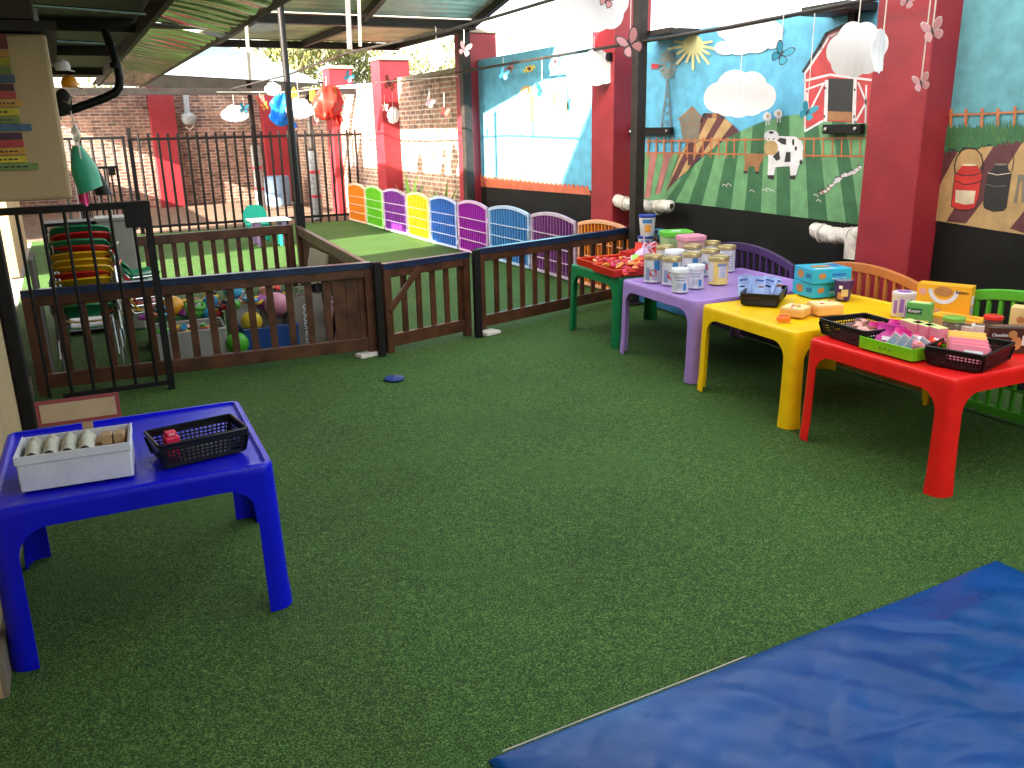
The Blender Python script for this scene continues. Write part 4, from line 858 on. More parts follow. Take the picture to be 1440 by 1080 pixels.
CY=mat('carton_cyan',(.02,.40,.62),.45,var=.06); CYD=ptc('carton_blue',(.015,.16,.40)); CKI=ptc('cookie',(.45,.22,.07))
dm=(.28,.24,.095)
for k in (0,1):
    t=rbox('cookie_box','%s cyan cookie box of the pair on the yellow table'%('lower' if k==0 else 'upper'),'carton',(4.45,4.15-.02*k,HT+.098*k),dm if k else (.26,.23,.095),CY,R_(-10 if k==0 else -16),'cyan cookie boxes'); d_=dm if k else (.26,.23,.095)
    disc(t,'x-',(.03,.05),.04,d_,CKI,.028); patch(t,'x-',(-.07,.05),(.06,.03),d_,CYD); disc(t,'y-',(-.07,.05),.028,d_,CKI,.02); patch(t,'y-',(.05,.055),(.10,.018),d_,CYD); patch(t,'y-',(.05,.03),(.10,.006),d_,LBT)
    if k: disc(t,'z+',(-.02,.0),.075,d_,CKI,.04); patch(t,'z+',(.09,.02),(.07,.1),d_,CYD); patch(t,'z+',(-.04,-.09),(.14,.02),d_,LBT)
q=WG(1185,423,HT); t=thing('snack_cup','dark purple snack cup on the yellow table beside the cookie boxes','cup',(q.x+.03,q.y+.03,HT)); f=math.atan2(-4,-4.4)
PU=pl('cup_purple',(.06,.02,.16)); MB().lathe([(.042,0),(.044,.004),(.060,.125),(.064,.128),(.062,.132)],PU,n=26).build('body',t,smooth=True); MB().lathe([(.060,.1325),(.05,.135),(.0,.136)],mat('foil',(.6,.55,.62),.25,.8),n=26).build('foil_top',t,smooth=True)
mb=MB(); arc(mb,.0505,f-.7,f+.1,.01,.055,CKI); arc(mb,.0545,f-.2,f+.6,.03,.075,ptc('biscuit',(.62,.45,.18))); arc(mb,.057,f-.5,f-.1,.08,.10,LBT); mb.build('label_print',t)
CRU=mat('foam_crust',(.72,.38,.10),.7); TOPP=mat('foam_top',(.75,.62,.30),.7)
def slicecake(label,x,y,rz,w=.20,d=.15,h=.05,n=5):
    t=thing('toy_cake',label,'toy food',(x,y,HT),rz,'foam toy pizza slices')
    pts=[(-w/2,-d/2,0),(w/2*.8,-d/2,0),(w/2,0,0),(w/2*.8,d/2,0),(-w/2*.8,d/2,0),(-w/2,0,0)]
    MB().prism(pts,(0,0,h),CRU).build('crust',t,bevel=.01); MB().prism([(a*.93,b*.93,h-.001) for a,b,c in pts],(0,0,.004),TOPP).build('topping',t,bevel=.003)
    r=random.Random(int(x*100)); cols=[REDG[0],pl('lime_toy',(.35,.65,.12)),LBT,REDG[3]]
    for i in range(9):
        MB().lathe([(.011,0),(.010,.003),(0,.004)],cols[i%4],(r.uniform(-w*.36,w*.36),r.uniform(-d*.34,d*.34),h+.003),n=10).build('sprinkle',t)
q=WG(1119,436,HT+.03); slicecake('left of the two foam toy pizza pieces on the yellow table',q.x,q.y,R_(25),.17,.15)
q=WG(1160,432,HT+.035); slicecake('right of the two foam toy pizza pieces on the yellow table',q.x,q.y,R_(-15),.19,.17,.06)
q=WG(1102,448,HT+.015); t=thing('toy_carrot','small orange foam toy on the front edge of the yellow table','toy food',(q.x,q.y,HT),R_(-30)); MB().box((0,0,.016),(.085,.05,.032),pl('toy_orange',(.78,.16,.01)),tap=.85).build('body',t,bevel=.012); MB().box((.0,0,.0335),(.05,.02,.003),REDG[0]).build('top_strip',t,bevel=.001)
# --- red table goods
bA=basket('left black mesh basket on the red table with brown packets',(3.72,3.13,HT),.31,.36,.085,BLACKP,R_(-8))
parcels('brown and pink packets in the left black basket on the red table',3.74,3.14,HT+.015,.20,.24,14,[mat('pk_brown',(.22,.07,.05),.5),REDG[5],mat('pk_dark',(.12,.05,.04),.4)],9,(.11,.065,.035))
LG=pl('tray_lime',(.17,.58,.01),.3); DG=ptc('hole',(.03,.1,.01))
t=thing('open_tray','lime green open tray full of pink packets at the front edge of the red table','tray',(3.67,2.83,HT),R_(-2))
mb=MB(); TL,TW,TH=.33,.26,.062; mb.box((0,0,.003),(TW,TL,.005),LG); mb.seg((-TW/2-.008,-TL/2,TH*.45),(-TW/2-.008,TL/2,TH*.45),.005,TH*.9,LG); mb.seg((TW/2,-TL/2,TH/2),(TW/2,TL/2,TH/2),.005,TH,LG); mb.seg((-TW/2,-TL/2,TH/2),(TW/2,-TL/2,TH/2),.005,TH,LG); mb.seg((-TW/2,TL/2,TH/2),(TW/2,TL/2,TH/2),.005,TH,LG); mb.build('tray_body',t,bevel=.0015)
MB().tube([(-TW/2-.008,-TL/2,TH*.92),(-TW/2-.008,TL/2,TH*.92)],.004,LG).build('rim',t)
for k in (-.03,0,.03): MB().prism([(-TW/2-.0125,k+.005*math.cos(a),TH*.45+.005*math.sin(a)) for a in [2*math.pi*i/8 for i in range(8)]],(.001,0,0),DG).build('hole',t)
MG=pl('pack_magenta',(.68,.03,.25),.3); MG2=pl('pack_magenta2',(.60,.04,.34),.3); SLV=mat('pack_silver',(.48,.46,.52),.3,.4)
r=random.Random(12)
for i in range(7):
    o=thing('pouch','glossy magenta pouch in the lime green tray','pouch',(3.63+.045*(i%3),2.97-.022*i,HT+.03+.006*(i%3)),0,'magenta pouches in the lime tray'); o.rotation_euler=(R_(-35+r.uniform(-12,12)),R_(r.uniform(-15,15)),R_(-70+r.uniform(-25,25)))
    MB().grid(lambda u,v:(.125*(u-.5),.022*math.sin(math.pi*u)*math.sin(math.pi*v)**.5,.10*v),8,8,(MG,MG2)[i%2]).build('pouch_body',o,smooth=True,solid=.010); MB().box((0,-.013,.02),(.06,.002,.02),SLV).build('label_print',o)
for i in range(4):
    o=thing('sachet','silver grey printed sachet leaning in the lime green tray','sachet',(3.575+.01*i,2.86-.045*i,HT+.018),0,'silver sachets in the lime tray'); o.rotation_euler=(R_(-20),R_(28),R_(-82))
    MB().box((0,0,.045),(.05,.010,.09),SLV).build('sachet_body',o,bevel=.003); MB().box((0,-.006,.05),(.03,.001,.04),TXT).build('printed_lines',o)
PKB=mat('pack_pink',(.70,.22,.30),.45); LY=mat('pack_lime',(.70,.78,.30),.45)
for i in range(3):
    d_=(.115,.062,.125)
    o=rbox('cereal_bar_box','pink carton with pale lime top, one of three at the back of the lime tray','carton',(3.745,2.86-.066*i,HT+.012),d_,PKB,R_(75),'pink and lime cartons'); MB().box((0,0,.1256+.001),(.113,.060,.003),LY).build('lid_panel',o,bevel=.001); patch(o,'y-',(0,.05),(.06,.03),d_,LBT)
for i,(x,y,rz) in enumerate(((3.64,2.74,40),(3.72,2.70,20),(3.80,2.68,-10))):
    d_=(.12,.06,.04); o=rbox('sweet_packet','%s pink and red sweet packet lying at the near end of the lime tray'%('first','second','third')[i],'packet',(x,y,HT+.045+.01*i),d_,(PKB,REDG[0],PKB)[i],R_(rz),'pink sweet packets',bev=.012,tilt=(R_(15),R_(-12))); patch(o,'z+',(0,0),(.08,.02),d_,LBT); disc(o,'z+',(-.04,.0),.012,d_,REDG[1])
bB=basket('black mesh basket of pink and yellow cartons at the red table corner',(3.75,2.535,HT),.36,.27,.085,BLACKP,R_(14))
PK2=mat('pack_rose',(.72,.20,.28),.45,var=.05); YE2=mat('pack_yellow',(.78,.50,.10),.45,var=.05)
for i in range(5):
    d_=(.17,.045,.085); m=PK2 if i<3 else YE2
    o=rbox('small_carton',('front','second','third','fourth','rearmost')[i]+(' rose pink' if i<3 else ' yellow')+' carton in the right black basket','carton',(3.68+.035*i,2.49+.030*i,HT+.012+.006*i),d_,m,R_(-68+i*3),'rose and yellow cartons in a basket',tilt=(R_(-22),0))
    patch(o,'y-',(.02,.05),(.08,.02),d_,LBT if i<3 else ptc('leaf_green',(.15,.4,.15)))
VT=mat('pot_violet',(.30,.14,.45),.4); q=WG(1272,447,HT)
t=thing('powder_tub','white tub with violet flower print behind the green soup box','tub',(q.x+.04,q.y+.05,HT)); f=math.atan2(-3,-4); MB().lathe([(.062,0),(.064,.004),(.064,.125)],CUPW,n=26).build('body',t,smooth=True); MB().lathe([(.066,.12),(.067,.124),(.067,.142),(.06,.146),(0,.146)],CUPW,n=26).build('lid',t,smooth=True); mb=MB(); 
for a,b,z0,z1 in ((-.9,-.5,.02,.1),(-.3,.1,.03,.11),(.2,.5,.01,.07),(.6,.9,.04,.11)): arc(mb,.0645,f+a,f+b,z0,z1,VT)
mb.build('violet_print',t,smooth=True); disc(t,'z+',(0,0),.04,(0,0,.146),VT)
GK=mat('carton_green',(.10,.42,.10),.45); DGK=ptc('dark_green',(.01,.11,.05)); d_=(.07,.13,.135); q=WG(1291,458,HT)
t=rbox('soup_box','green soup box reading Knorr on the red table','carton',(q.x,q.y,HT),d_,GK,R_(24)); patch(t,'x-',(.02,.088),(.08,.034),d_,DGK); patch(t,'x-',(0,.03),(.12,.02),d_,YEL); disc(t,'x-',(-.03,.02),.03,d_,BKP,.018); patch(t,'z+',(0,0),(.05,.10),d_,LY)
text('Knorr',.026,TM((-d_[0]/2-.0016,.02,.088),180),LBT,t)
OY=mat('carton_orange',(.80,.42,.02),.45,var=.06); OY2=ptc('carton_deep',(.70,.28,.02)); d_=(.09,.30,.185); q=WG(1322,445,HT)
t=rbox('cereal_box','large orange yellow cereal box standing behind the green soup box','carton',(*WG(1326,442,HT).xy,HT),d_,OY,R_(22)); 
mb=MB(); X0=-d_[0]/2-.0015
ring=[(X0,.085*math.cos(a),.155+.085*math.sin(a)) for a in [math.pi+math.pi*k/14 for k in range(15)]]+[(X0,.060*math.cos(a),.155+.060*math.sin(a)) for a in [2*math.pi-math.pi*k/14 for k in range(15)]]
n=15; mb.add([Vector(p) for p in ring],[(i,i+1,28-i,29-i) for i in range(14)],LBT); mb.build('bowl_print',t)
disc(t,'x-',(.115,.135),.022,d_,REDG[5]); disc(t,'x-',(0,.145),.052,d_,CKI,.03); patch(t,'y-',(0,.10),(.06,.05),d_,LBT); patch(t,'y-',(0,.04),(.06,.05),d_,ptc('nutrition',(.5,.5,.5))); patch(t,'x-',(.06,.03),(.11,.014),d_,REDG[5])
text('Bakers',.026,TM((X0-.0005,-.10,.148),180),BKP,t)
d_=(.13,.30,.065); t=rbox('cereal_box','orange yellow cereal box lying flat in front of the standing one','carton',(*WG(1350,461,HT).xy,HT),d_,OY,R_(12)); patch(t,'x-',(0,.03),(.26,.04),d_,ptc('wheat',(.55,.36,.18))); patch(t,'z+',(0,0),(.05,.2),d_,OY2)
q=WG(1328,478,HT); t=thing('glass_jar','glass jar with a green lid between the cartons on the red table','jar',(q.x+.10,q.y+.03,HT)); MB().lathe([(.05,0),(.054,.006),(.054,.07),(.045,.085)],mat('jar_glass',(.20,.17,.12),.08,trans=.3),n=26).build('glass',t,smooth=True); MB().lathe([(.05,.083),(.057,.086),(.057,.105),(.05,.109),(0,.109)],pl('lid_leaf',(.18,.42,.06)),n=26).build('lid',t,smooth=True)
for i,(px_,py_,l) in enumerate(((1350,480,'left white and brown tea box between the jar and the dark cookies'),(1368,482,'right white and brown tea box beside the dark cookies'))):
    q=WG(px_,py_,HT); d_=(.07,.085,.07+.01*i); t=rbox('tea_box',l,'carton',(q.x+.09,q.y+.03,HT),d_,mat('tea_white',(.62,.58,.52),.5),R_(12+20*i),'small tea boxes'); patch(t,'x-',(0,.02),(.085,.02),d_,ptc('tea_brown',(.18,.10,.06))); patch(t,'z+',(0,0),(.05,.05),d_,ptc('tea_brown',(.18,.10,.06))); patch(t,'y-',(0,.04),(.05,.02),d_,BKP)
q=WG(1388,478,HT); t=thing('glass_jar','small jar with a red lid touching the dark cookie carton','jar',(q.x+.12,q.y+.06,HT)); MB().lathe([(.045,0),(.047,.005),(.047,.08),(.04,.088)],mat('jar_dark',(.10,.05,.04),.1),n=22).build('glass',t,smooth=True); MB().lathe([(.044,.086),(.049,.089),(.049,.105),(.044,.108),(0,.108)],REDG[0],n=22).build('lid',t,smooth=True)
CH=mat('carton_choc',(.055,.018,.012),.35,var=.1); d_=(.20,.075,.125)
t=rbox('cookie_carton','dark brown cookie carton reading Chockits at the right end of the red table','carton',(4.10,2.58,HT),d_,CH,R_(-38)); 
disc(t,'y-',(.01,.09),.020,d_,CKI); disc(t,'y-',(.03,.045),.026,d_,CKI,.034); disc(t,'y-',(.08,.05),.016,d_,ptc('round_pink',(.6,.3,.28))); patch(t,'y-',(.062,.06),(.012,.05),d_,LBT); patch(t,'z+',(0,0),(.16,.04),d_,ptc('tea_brown',(.18,.10,.06)))
text('Chockits',.021,TM((-.048,-d_[1]/2-.002,.085),-90),LBT,t)
d_=(.05,.12,.12); q=WG(1424,455,HT); t=rbox('cheese_box','pale yellow box with cheese print behind the dark cookie carton','carton',(4.42,2.72,HT+0.0),(.09,.10,.165),mat('cheese',(.72,.58,.24),.5),R_(25)); d_=(.09,.10,.165); disc(t,'x-',(.0,.1),.018,d_,CKI); disc(t,'x-',(.02,.05),.014,d_,CKI); patch(t,'x-',(0,.02),(.1,.012),d_,ptc('tea_brown',(.18,.10,.06)))
t=thing('powder_tub','dark blue tub at the right edge of the red table','tub',(4.37,2.58,HT)); MB().lathe([(.05,0),(.052,.005),(.052,.17)],pl('tub_navy',(.02,.03,.16)),n=24).build('body',t,smooth=True); MB().lathe([(.054,.165),(.055,.17),(.055,.19),(.05,.195),(0,.195)],pl('tub_navy',(.02,.03,.16)),n=24).build('lid',t,smooth=True); mb=MB(); arc(mb,.0528,-2.9,-2.1,.07,.12,REDG[5]); arc(mb,.0528,-2.9,-1.9,.02,.05,CYD); mb.build('label_print',t,smooth=True)
# ---------------------------------------------------------------- inside the pen: chairs, bin, toys
CG=pl('chair_green',(.015,.22,.09),.3); CR_=pl('chair_red',(.50,.015,.012),.3); CYL=pl('chair_yellow',(.62,.36,.01),.3)
def chair(label,x,y,z,rz,m,grp):
    t=thing('kids_chair',label,'chair',(x,y,z),rz,grp)
    def seatf(u,v): 
        a=(u-.5); return (.34*a*(1-.05*v),-.02+.30*v-.15,.27+.03*(abs(2*a)**3)-.012*math.sin(math.pi*v)+.012*(v**4))
    MB().grid(seatf,14,10,m).build('seat',t,smooth=True,solid=.010)
    def backf(u,v):
        a=(u-.5)*2; ed=max(0,abs(a)-.82)/.18
        return (.17*a,.145-.10*a*a+.07*v*v,.36+.10*v*(1-.45*ed*ed)-.05*ed*(1-v)-.025*a*a)
    MB().grid(backf,18,8,m).build('backrest',t,smooth=True,solid=.012)
    for sx in (-1,1):
        MB().tube([(sx*.15,-.12,.27),(sx*.16,-.15,.0)],.010,CHROME,n=8).build('leg',t,smooth=True)
        MB().tube([(sx*.15,.10,.27),(sx*.16,.15,.0)],.010,CHROME,n=8).build('leg',t,smooth=True)
        MB().tube([(sx*.15,-.12,.265),(sx*.155,.08,.262),(sx*.16,.13,.32),(sx*.158,.135,.40)],.010,CHROME,n=8).build('side_tube',t,smooth=True)
    return t
cols=[CG,CYL,CR_,CG,CYL,CR_,CYL,CYL,CYL,CR_,CG,CR_,CG]; nm={CG.name:'green',CR_.name:'red',CYL.name:'yellow'}
ordn=['lowest','second lowest','third','fourth','fifth','sixth','seventh','sixth from the top','fifth from the top','fourth from the top','third from the top','second from the top','topmost']
for i,m in enumerate(cols):
    chair('%s kids chair, %s in the tall stack behind the black safety gate'%(nm[m.name],ordn[i]),.02+.004*i+.018*math.sin(i*2.3),7.28+.012*math.sin(i*1.7),.048*i,math.pi+R_(-4+5*math.sin(i*1.9)),m,'stacked kids chairs').scale=(1.28,1.2,1.12)
cols2=[CYL,CR_,CG,CR_,CG,CG]
for i,m in enumerate(cols2):
    chair('%s kids chair, %s in the short stack beside the grey bin'%(nm[m.name],['lowest','second lowest','third','fourth','second from the top','topmost'][i]),.43,7.95,.06*i,R_(100),m,'stacked kids chairs')
t=thing('storage_bin','tall grey plastic bin behind the chair stack','bin',(.36,8.5,0)); GB_=pl('bin_grey',(.30,.29,.26),.4); MB().box((0,0,.5),(.26,.26,1.0),GB_,tap=1.12).build('body',t,bevel=.02); MB().box((0,0,1.005),(.32,.32,.03),GB_).build('rim',t,bevel=.008)
t=thing('storage_shelf','dark low shelf unit behind the chair stack','shelf',(.05,8.6,0)); mb=MB()
for z in (.02,.5,.98): MB().box((0,0,z),(.5,.3,.03),BSTEEL).build('shelf_board',t)
for s in (-1,1): MB().box((s*.24,0,.5),(.02,.3,.98),BSTEEL).build('side_panel',t)
t=thing('folded_chair','grey panel leaning at the house wall behind the gate','board',(-.28,7.0,0)); MB().box((0,0,.45),(.03,.5,.9),mat('grey_panel',(.13,.115,.10),.6)).build('board',t,bevel=.004); MB().box((.018,0,.6),(.006,.4,.04),DKSTEEL).build('batten',t)
TUBM=mat('frosted_plastic',(.62,.62,.60),.35,var=.05,trans=.45); 
def crate(label,x,y,wx,wy,h,m,rz=0):
    t=thing('toy_crate',label,'crate',(x,y,0),rz,'plastic toy crates in the pen')
    mb=MB(); 
    for s in (-1,1): mb.seg((s*wx/2,-wy/2,h/2),(s*wx/2,wy/2,h/2),.005,h,m); mb.seg((-wx/2,s*wy/2,h/2),(wx/2,s*wy/2,h/2),.005,h,m)
    mb.box((0,0,.006),(wx,wy,.008),m); mb.build('crate_body',t,bevel=.002)
    MB().tube([(-wx/2,-wy/2,h),(wx/2,-wy/2,h),(wx/2,wy/2,h),(-wx/2,wy/2,h)],.011,m,n=6,closed=True).build('rim',t); return t
crate('frosted clear crate of toys just right of the safety gate post',.70,6.95,.52,.42,.27,TUBM,R_(-4))
crate('blue crate of toys under the pink ball',1.30,7.0,.42,.42,.22,pl('crate_blue',(.02,.07,.28)),R_(2))
crate('frosted crate standing on top behind the blue crate',1.28,7.25,.44,.3,.36,TUBM,R_(2))
crate('green crate at the back of the pen toys',.75,7.6,.6,.35,.26,pl('crate_green',(.06,.20,.06)),R_(-3))
def ball(label,x,y,z,r,c,nm_='ball'):
    r*=.88
    t=thing('toy_ball',label,'ball',(x,y,z)); m=pl(nm_,c,.3)
    MB().lathe([(r*math.sin(a),-r*math.cos(a)) for a in [math.pi*k/14 for k in range(0,15)]],m,n=22).build('ball_skin',t,smooth=True)
    MB().lathe([(r*math.sin(a)*1.004,-r*math.cos(a)*1.004) for a in [math.pi*(.46+.08*k/3) for k in range(4)]],mat('ball_seam_'+nm_,tuple(v*.6 for v in c),.4),n=22,M=Euler((.6,.4,0)).to_matrix().to_4x4()).build('seam',t,smooth=True)
ball('soft pink ball on the blue toy crate',1.40,6.98,.36,.115,(.55,.22,.30),'ball_pink'); ball('yellow ball beside the soft pink ball',1.17,6.86,.27,.095,(.60,.42,.03),'ball_yellow'); ball('lime green balloon on the floor between the crates',1.02,6.72,.14,.10,(.08,.45,.03),'ball_lime')
ball('light blue ball at the back of the toys',1.12,7.3,.46,.09,(.06,.35,.55),'ball_aqua'); ball('orange ball in the green crate',.66,7.5,.34,.10,(.65,.30,.02),'ball_orange'); ball('violet ball in the frosted crate',1.5,7.2,.34,.09,(.30,.25,.5),'ball_violet')
TC=[pl('toyc%d'%i,c,.35) for i,c in enumerate([(.6,.03,.03),(.04,.28,.5),(.1,.4,.06),(.65,.4,.02),(.5,.5,.48),(.3,.06,.3),(.05,.05,.05),(.5,.2,.1)])]
def toys(label,cx,cy,z,sx,sy,n,seed):
    r=random.Random(seed)
    for i in range(n):
        cn=['red','blue','green','yellow','white','purple','black','brown'][i%8]; o=thing('small_toy',cn+' '+('blocky','rounded','ring shaped')[i%3]+label,'toy',(cx+r.uniform(-sx,sx)/2,cy+r.uniform(-sy,sy)/2,z+r.uniform(0,.10)),r.uniform(0,3),'small bright toys in the pen'); o.rotation_euler=(r.uniform(-.6,.6),r.uniform(-.6,.6),r.uniform(0,3)); a=r.uniform(.035,.065); m=TC[i%8]
        if i%3==0: MB().box((0,0,0),(a*2,a*1.2,a),m).build('body',o,bevel=.012); MB().box((a*.2,0,a*.7),(a*.9,a*.8,a*.6),TC[(i+3)%8]).build('top_piece',o,bevel=.006)
        elif i%3==1: MB().lathe([(a*.5,-a),(a,-a*.4),(a*1.05,a*.3),(a*.4,a),(0,a*1.05)],m,n=14).build('body',o,smooth=True); MB().lathe([(a*.42,a*.9),(a*.42,a*1.3)],TC[(i+2)%8],n=12).build('cap',o,smooth=True)
        else: MB().tube([(a*math.cos(k*.6),a*math.sin(k*.6),0) for k in range(11)],a*.3,m,closed=False).build('ring',o,smooth=True); MB().box((a,0,0),(a*.5,a*.3,a*.7),TC[(i+1)%8]).build('grip',o,bevel=.004)
toys(' toy piled in the frosted crate by the gate',.70,6.95,.13,.40,.32,22,21)
toys(' toy in the heap at the back of the pen',.72,7.55,.26,.6,.34,26,22)
toys(' toy heaped on the crates under the fence rail',1.25,7.2,.34,.5,.36,24,23)
BGM=mat('grey_cloth_bag',(.21,.19,.15),.75,var=.15,scale=8,bump=.3,bscale=12)
def bag(name,label,x,y,w_,d_,h_,m,rz,seed):
    t=thing(name,label,'bag',(x,y,0),rz)
    def bf(u,v):
        a=2*math.pi*u; c,s=math.cos(a),math.sin(a); k=(abs(c)**3+abs(s)**3)**(-1/3); b=1+.10*noise.noise((c*1.4,s*1.4,v*2.5+seed))-.10*v
        return (w_/2*k*c*b,d_/2*k*s*b*(1-.45*v),h_*v*(1+.05*noise.noise((c,s,seed))))
    MB().grid(bf,44,18,m,closeu=True).build('bag_body',t,smooth=True,solid=.004)
    for s in (-1,1): MB().tube([(-w_*.22,s*d_*.24,h_*.96),(-w_*.14,s*d_*.2,h_*1.12),(w_*.10,s*d_*.2,h_*1.12),(w_*.2,s*d_*.24,h_*.96)],.008,m).build('handle',t,smooth=True)
    return t
b1=bag('shopping_bag','grey cloth shopping bag with white vertical lettering in the toy pen',1.63,7.0,.34,.26,.42,BGM,R_(2),1)
b2=bag('shopping_bag','plain grey cloth shopping bag left of the lettered one in the pen',1.42,7.12,.30,.24,.40,BGM,R_(-10),6)
text('GOODNESS',.062,Matrix.Translation((-.03,-.137,.20))@Matrix.Rotation(R_(90),4,'X')@Matrix.Rotation(R_(-90),4,'Z'),LBT,b1)
b3=bag('school_bag','pink and black bag in the pen corner by the solid boards',1.87,6.95,.22,.2,.30,pl('bag_pink',(.50,.25,.28),.5),R_(0),9); MB().seg((-.09,-.10,0),(.0,-.07,.30),.05,.02,BLACKP).build('strap',b3); MB().seg((.02,-.09,.3),(.10,-.09,.2),.05,.02,BLACKP).build('flap',b3)
t=thing('black_bag','crumpled black bag behind the pink bag','bag',(1.80,7.2,0)); MB().grid(lambda u,v:(.11*math.cos(2*math.pi*u)*(1.1-v*.8+.12*math.sin(u*31)),.10*math.sin(2*math.pi*u)*(1.1-v*.8),.46*v),24,12,BLACKP,closeu=True).build('bag_body',t,smooth=True); MB().tube([(0,0,.44),(.03,0,.52),(.05,0,.44)],.008,BLACKP).build('handle',t)
# children's table in the sunny part
t=thing('play_table','small white topped play table in the sunny yard beyond the pen','table',(2.82,14.0,0)); MB().box((0,0,.39),(.62,.5,.03),LBT).build('tabletop',t,bevel=.01)
for sx in (-1,1):
    for sy in (-1,1): MB().box((sx*.2,sy*.18,.19),(.07,.07,.375),pl('leg_violet',(.16,.10,.22))).build('leg',t,bevel=.008)
t=thing('toy_chair','small teal toy chair behind the white play table','chair',(2.74,14.5,0)); TE=pl('teal',(.02,.42,.33)); MB().box((0,0,.28),(.34,.3,.03),TE).build('seat',t,bevel=.01); MB().grid(lambda u,v:(.19*(2*u-1),.14,.30+.28*v*(1-.5*(2*u-1)**4)),14,6,TE).build('backrest',t,smooth=True,solid=.02)
for sx in (-1,1):
    for sy in (-1,1): MB().box((sx*.14,sy*.12,.14),(.04,.04,.27),TE).build('leg',t)
t=thing('toy_chair','small teal toy stool beside the play table in the sun','chair',(3.0,13.75,0)); MB().box((0,0,.24),(.22,.22,.03),TE).build('seat',t,bevel=.01)
for sx in (-1,1):
    for sy in (-1,1): MB().box((sx*.08,sy*.08,.12),(.035,.035,.23),TE).build('leg',t)
# ---------------------------------------------------------------- hanging decorations
PAP=mat('corrugated_paper',(.74,.72,.75),.55,var=.08,scale=3)
def cloud(label,P,wd,rz,lobes,strl,seed=0,asp=1.0,tilt=0):
    t=thing('paper_cloud',label,'cloud decoration',P,rz,'hanging paper clouds')
    n=84
    def rad(a):
        best=0
        for (cx,cz,r) in lobes:
            d=Vector((math.cos(a),math.sin(a))); c=Vector((cx,cz)); b=c.dot(d); q=b*b-(c.length_squared-r*r)
            if q>=0: best=max(best,b+math.sqrt(q))
        return best
    rs=[rad(2*math.pi*k/n) for k in range(n)]
    def fn(u,v):
        k=int(round(u*n))%n; a=2*math.pi*k/n+tilt; r=rs[k]*v*wd; x=r*math.cos(a); z=r*math.sin(a)*asp
        return (x,.0014*math.sin(x*2*math.pi/.045)+.035*(x/wd)**2+.02*math.sin(z*9+seed),z)
    MB().grid(fn,n,14,PAP,closeu=True).build('cloud_sheet',t,smooth=True,solid=.003)
    tz=max(rs[k]*math.sin(2*math.pi*k/n+tilt) for k in range(n))*wd*asp
    MB().tube([(0,.0,tz*.96),(.004,.0,tz+strl)],.0032,STR,n=5).build('string',t)
L1=[(-.28,-.03,.2),(-.08,.08,.24),(.14,.07,.22),(.3,-.04,.18),(.0,-.08,.22),(-.15,-.1,.18),(.17,-.1,.18)]
L2=[(-.3,-.08,.17),(-.12,.02,.22),(.03,.13,.24),(.2,.02,.22),(.34,-.07,.15),(.05,-.12,.2),(-.15,-.12,.18),(.2,-.13,.16)]
L3=[(-.27,.0,.2),(-.1,.14,.22),(.1,.13,.22),(.28,.05,.2),(.2,-.12,.2),(0,-.14,.22),(-.18,-.13,.2),(0,0,.3)]
def at(x,y,X): return WX(x,y,X)
for (x,y,X,wpx,L,l,rz,sl,asp,sd_) in (
 (838,6,3.0,98,L3,'big grey paper cloud cut by the top edge left of the black pole',0.25,.25,1.0,1),
 (835,97,4.9,78,L2,'white paper cloud hanging in front of the red pillar left of the black pole',.1,.12,.85,2),
 (1040,133,4.9,98,L1,'white paper cloud over the painted hill in the middle',-.05,.36,1.0,3),
 (1204,70,4.3,84,L3,'large white paper cloud in front of the painted barn',.3,.4,1.15,4),
 (1240,72,4.25,34,L3,'narrow white paper cloud edge-on against the nearest red pillar',1.0,.4,2.3,14),
 (614,80,3.0,26,L3,'grey paper cloud in the glare left of the dark roof post',.1,.15,1.5,5),
 (951,22,4.9,34,L3,'faint pale paper cloud high to the right of the black pole',.2,.12,1.3,6),
 (421,153,3.0,38,L1,'grey paper cloud beside the thin black pole',0,.25,1.15,7),
 (330,160,2.6,38,L1,'small white paper cloud hanging left before the far brick wall',.0,.15,.95,8),
 (384,125,3.0,24,L3,'white paper cloud just above the blue plastic bundle',.3,.12,1.0,9),
 (553,162,4.6,20,L3,'small white paper cloud in front of the far red pillar',.5,.2,1.5,10)):
    P=at(x,y,X); dist=(P-CAM).dot(F); wd=wpx/Fp*dist/.95
    cloud(l,P,wd,rz+math.atan2(-P.x,P.y),L,sl,sd_,asp)
BFB=ptc('butterfly_blue',(.05,.35,.50)); BFP=ptc('butterfly_pink',(.62,.28,.30)); BFR=ptc('butterfly_red',(.50,.08,.06)); BFK=ptc('butterfly_edge',(.06,.05,.06)); 
def butterfly(label,P,s,col,edge,rz,roll_,strl):
    t=thing('paper_butterfly',label,'butterfly',P,0,'hanging paper butterflies'); t.rotation_euler=(0,roll_,rz)
    up=[(0,.05),(.06,.28),(.20,.48),(.40,.60),(.54,.54),(.53,.34),(.44,.14),(.26,.0),(0,-.04)]; lo=[(0,.0),(.26,.01),(.42,-.05),(.47,-.20),(.38,-.38),(.22,-.47),(.09,-.32),(0,-.12)]
    for sx in (-1,1):
        for w_ in (up,lo):
            def tr(p,k,o): cx=sum(a for a,b in w_)/len(w_); cz=sum(b for a,b in w_)/len(w_); a=cx+(p[0]-cx)*k; b=cz+(p[1]-cz)*k; return (sx*a*s*.94,-abs(a)*s*.35+o,b*s)
            o=MB().prism([tr(p,1,0) for p in w_],(0,.002,0),edge).build('wing',t)
            MB().prism([tr((p[0],p[1]),.80,-.0014) for p in w_],(0,.001,0),col).build('wing_pattern',o)
    MB().tube([(0,-.002,.22*s),(0,-.004,0),(0,-.002,-.25*s)],[.006*s*5,.009*s*5,.004*s*5],BFK,n=8).build('body',t,smooth=True)
    if strl:
        iv=t.rotation_euler.to_matrix().inverted(); MB().tube([iv@Vector((0,0,.1*s)),iv@Vector((.003,0,strl))],.0028,STR,n=5).build('string',t)
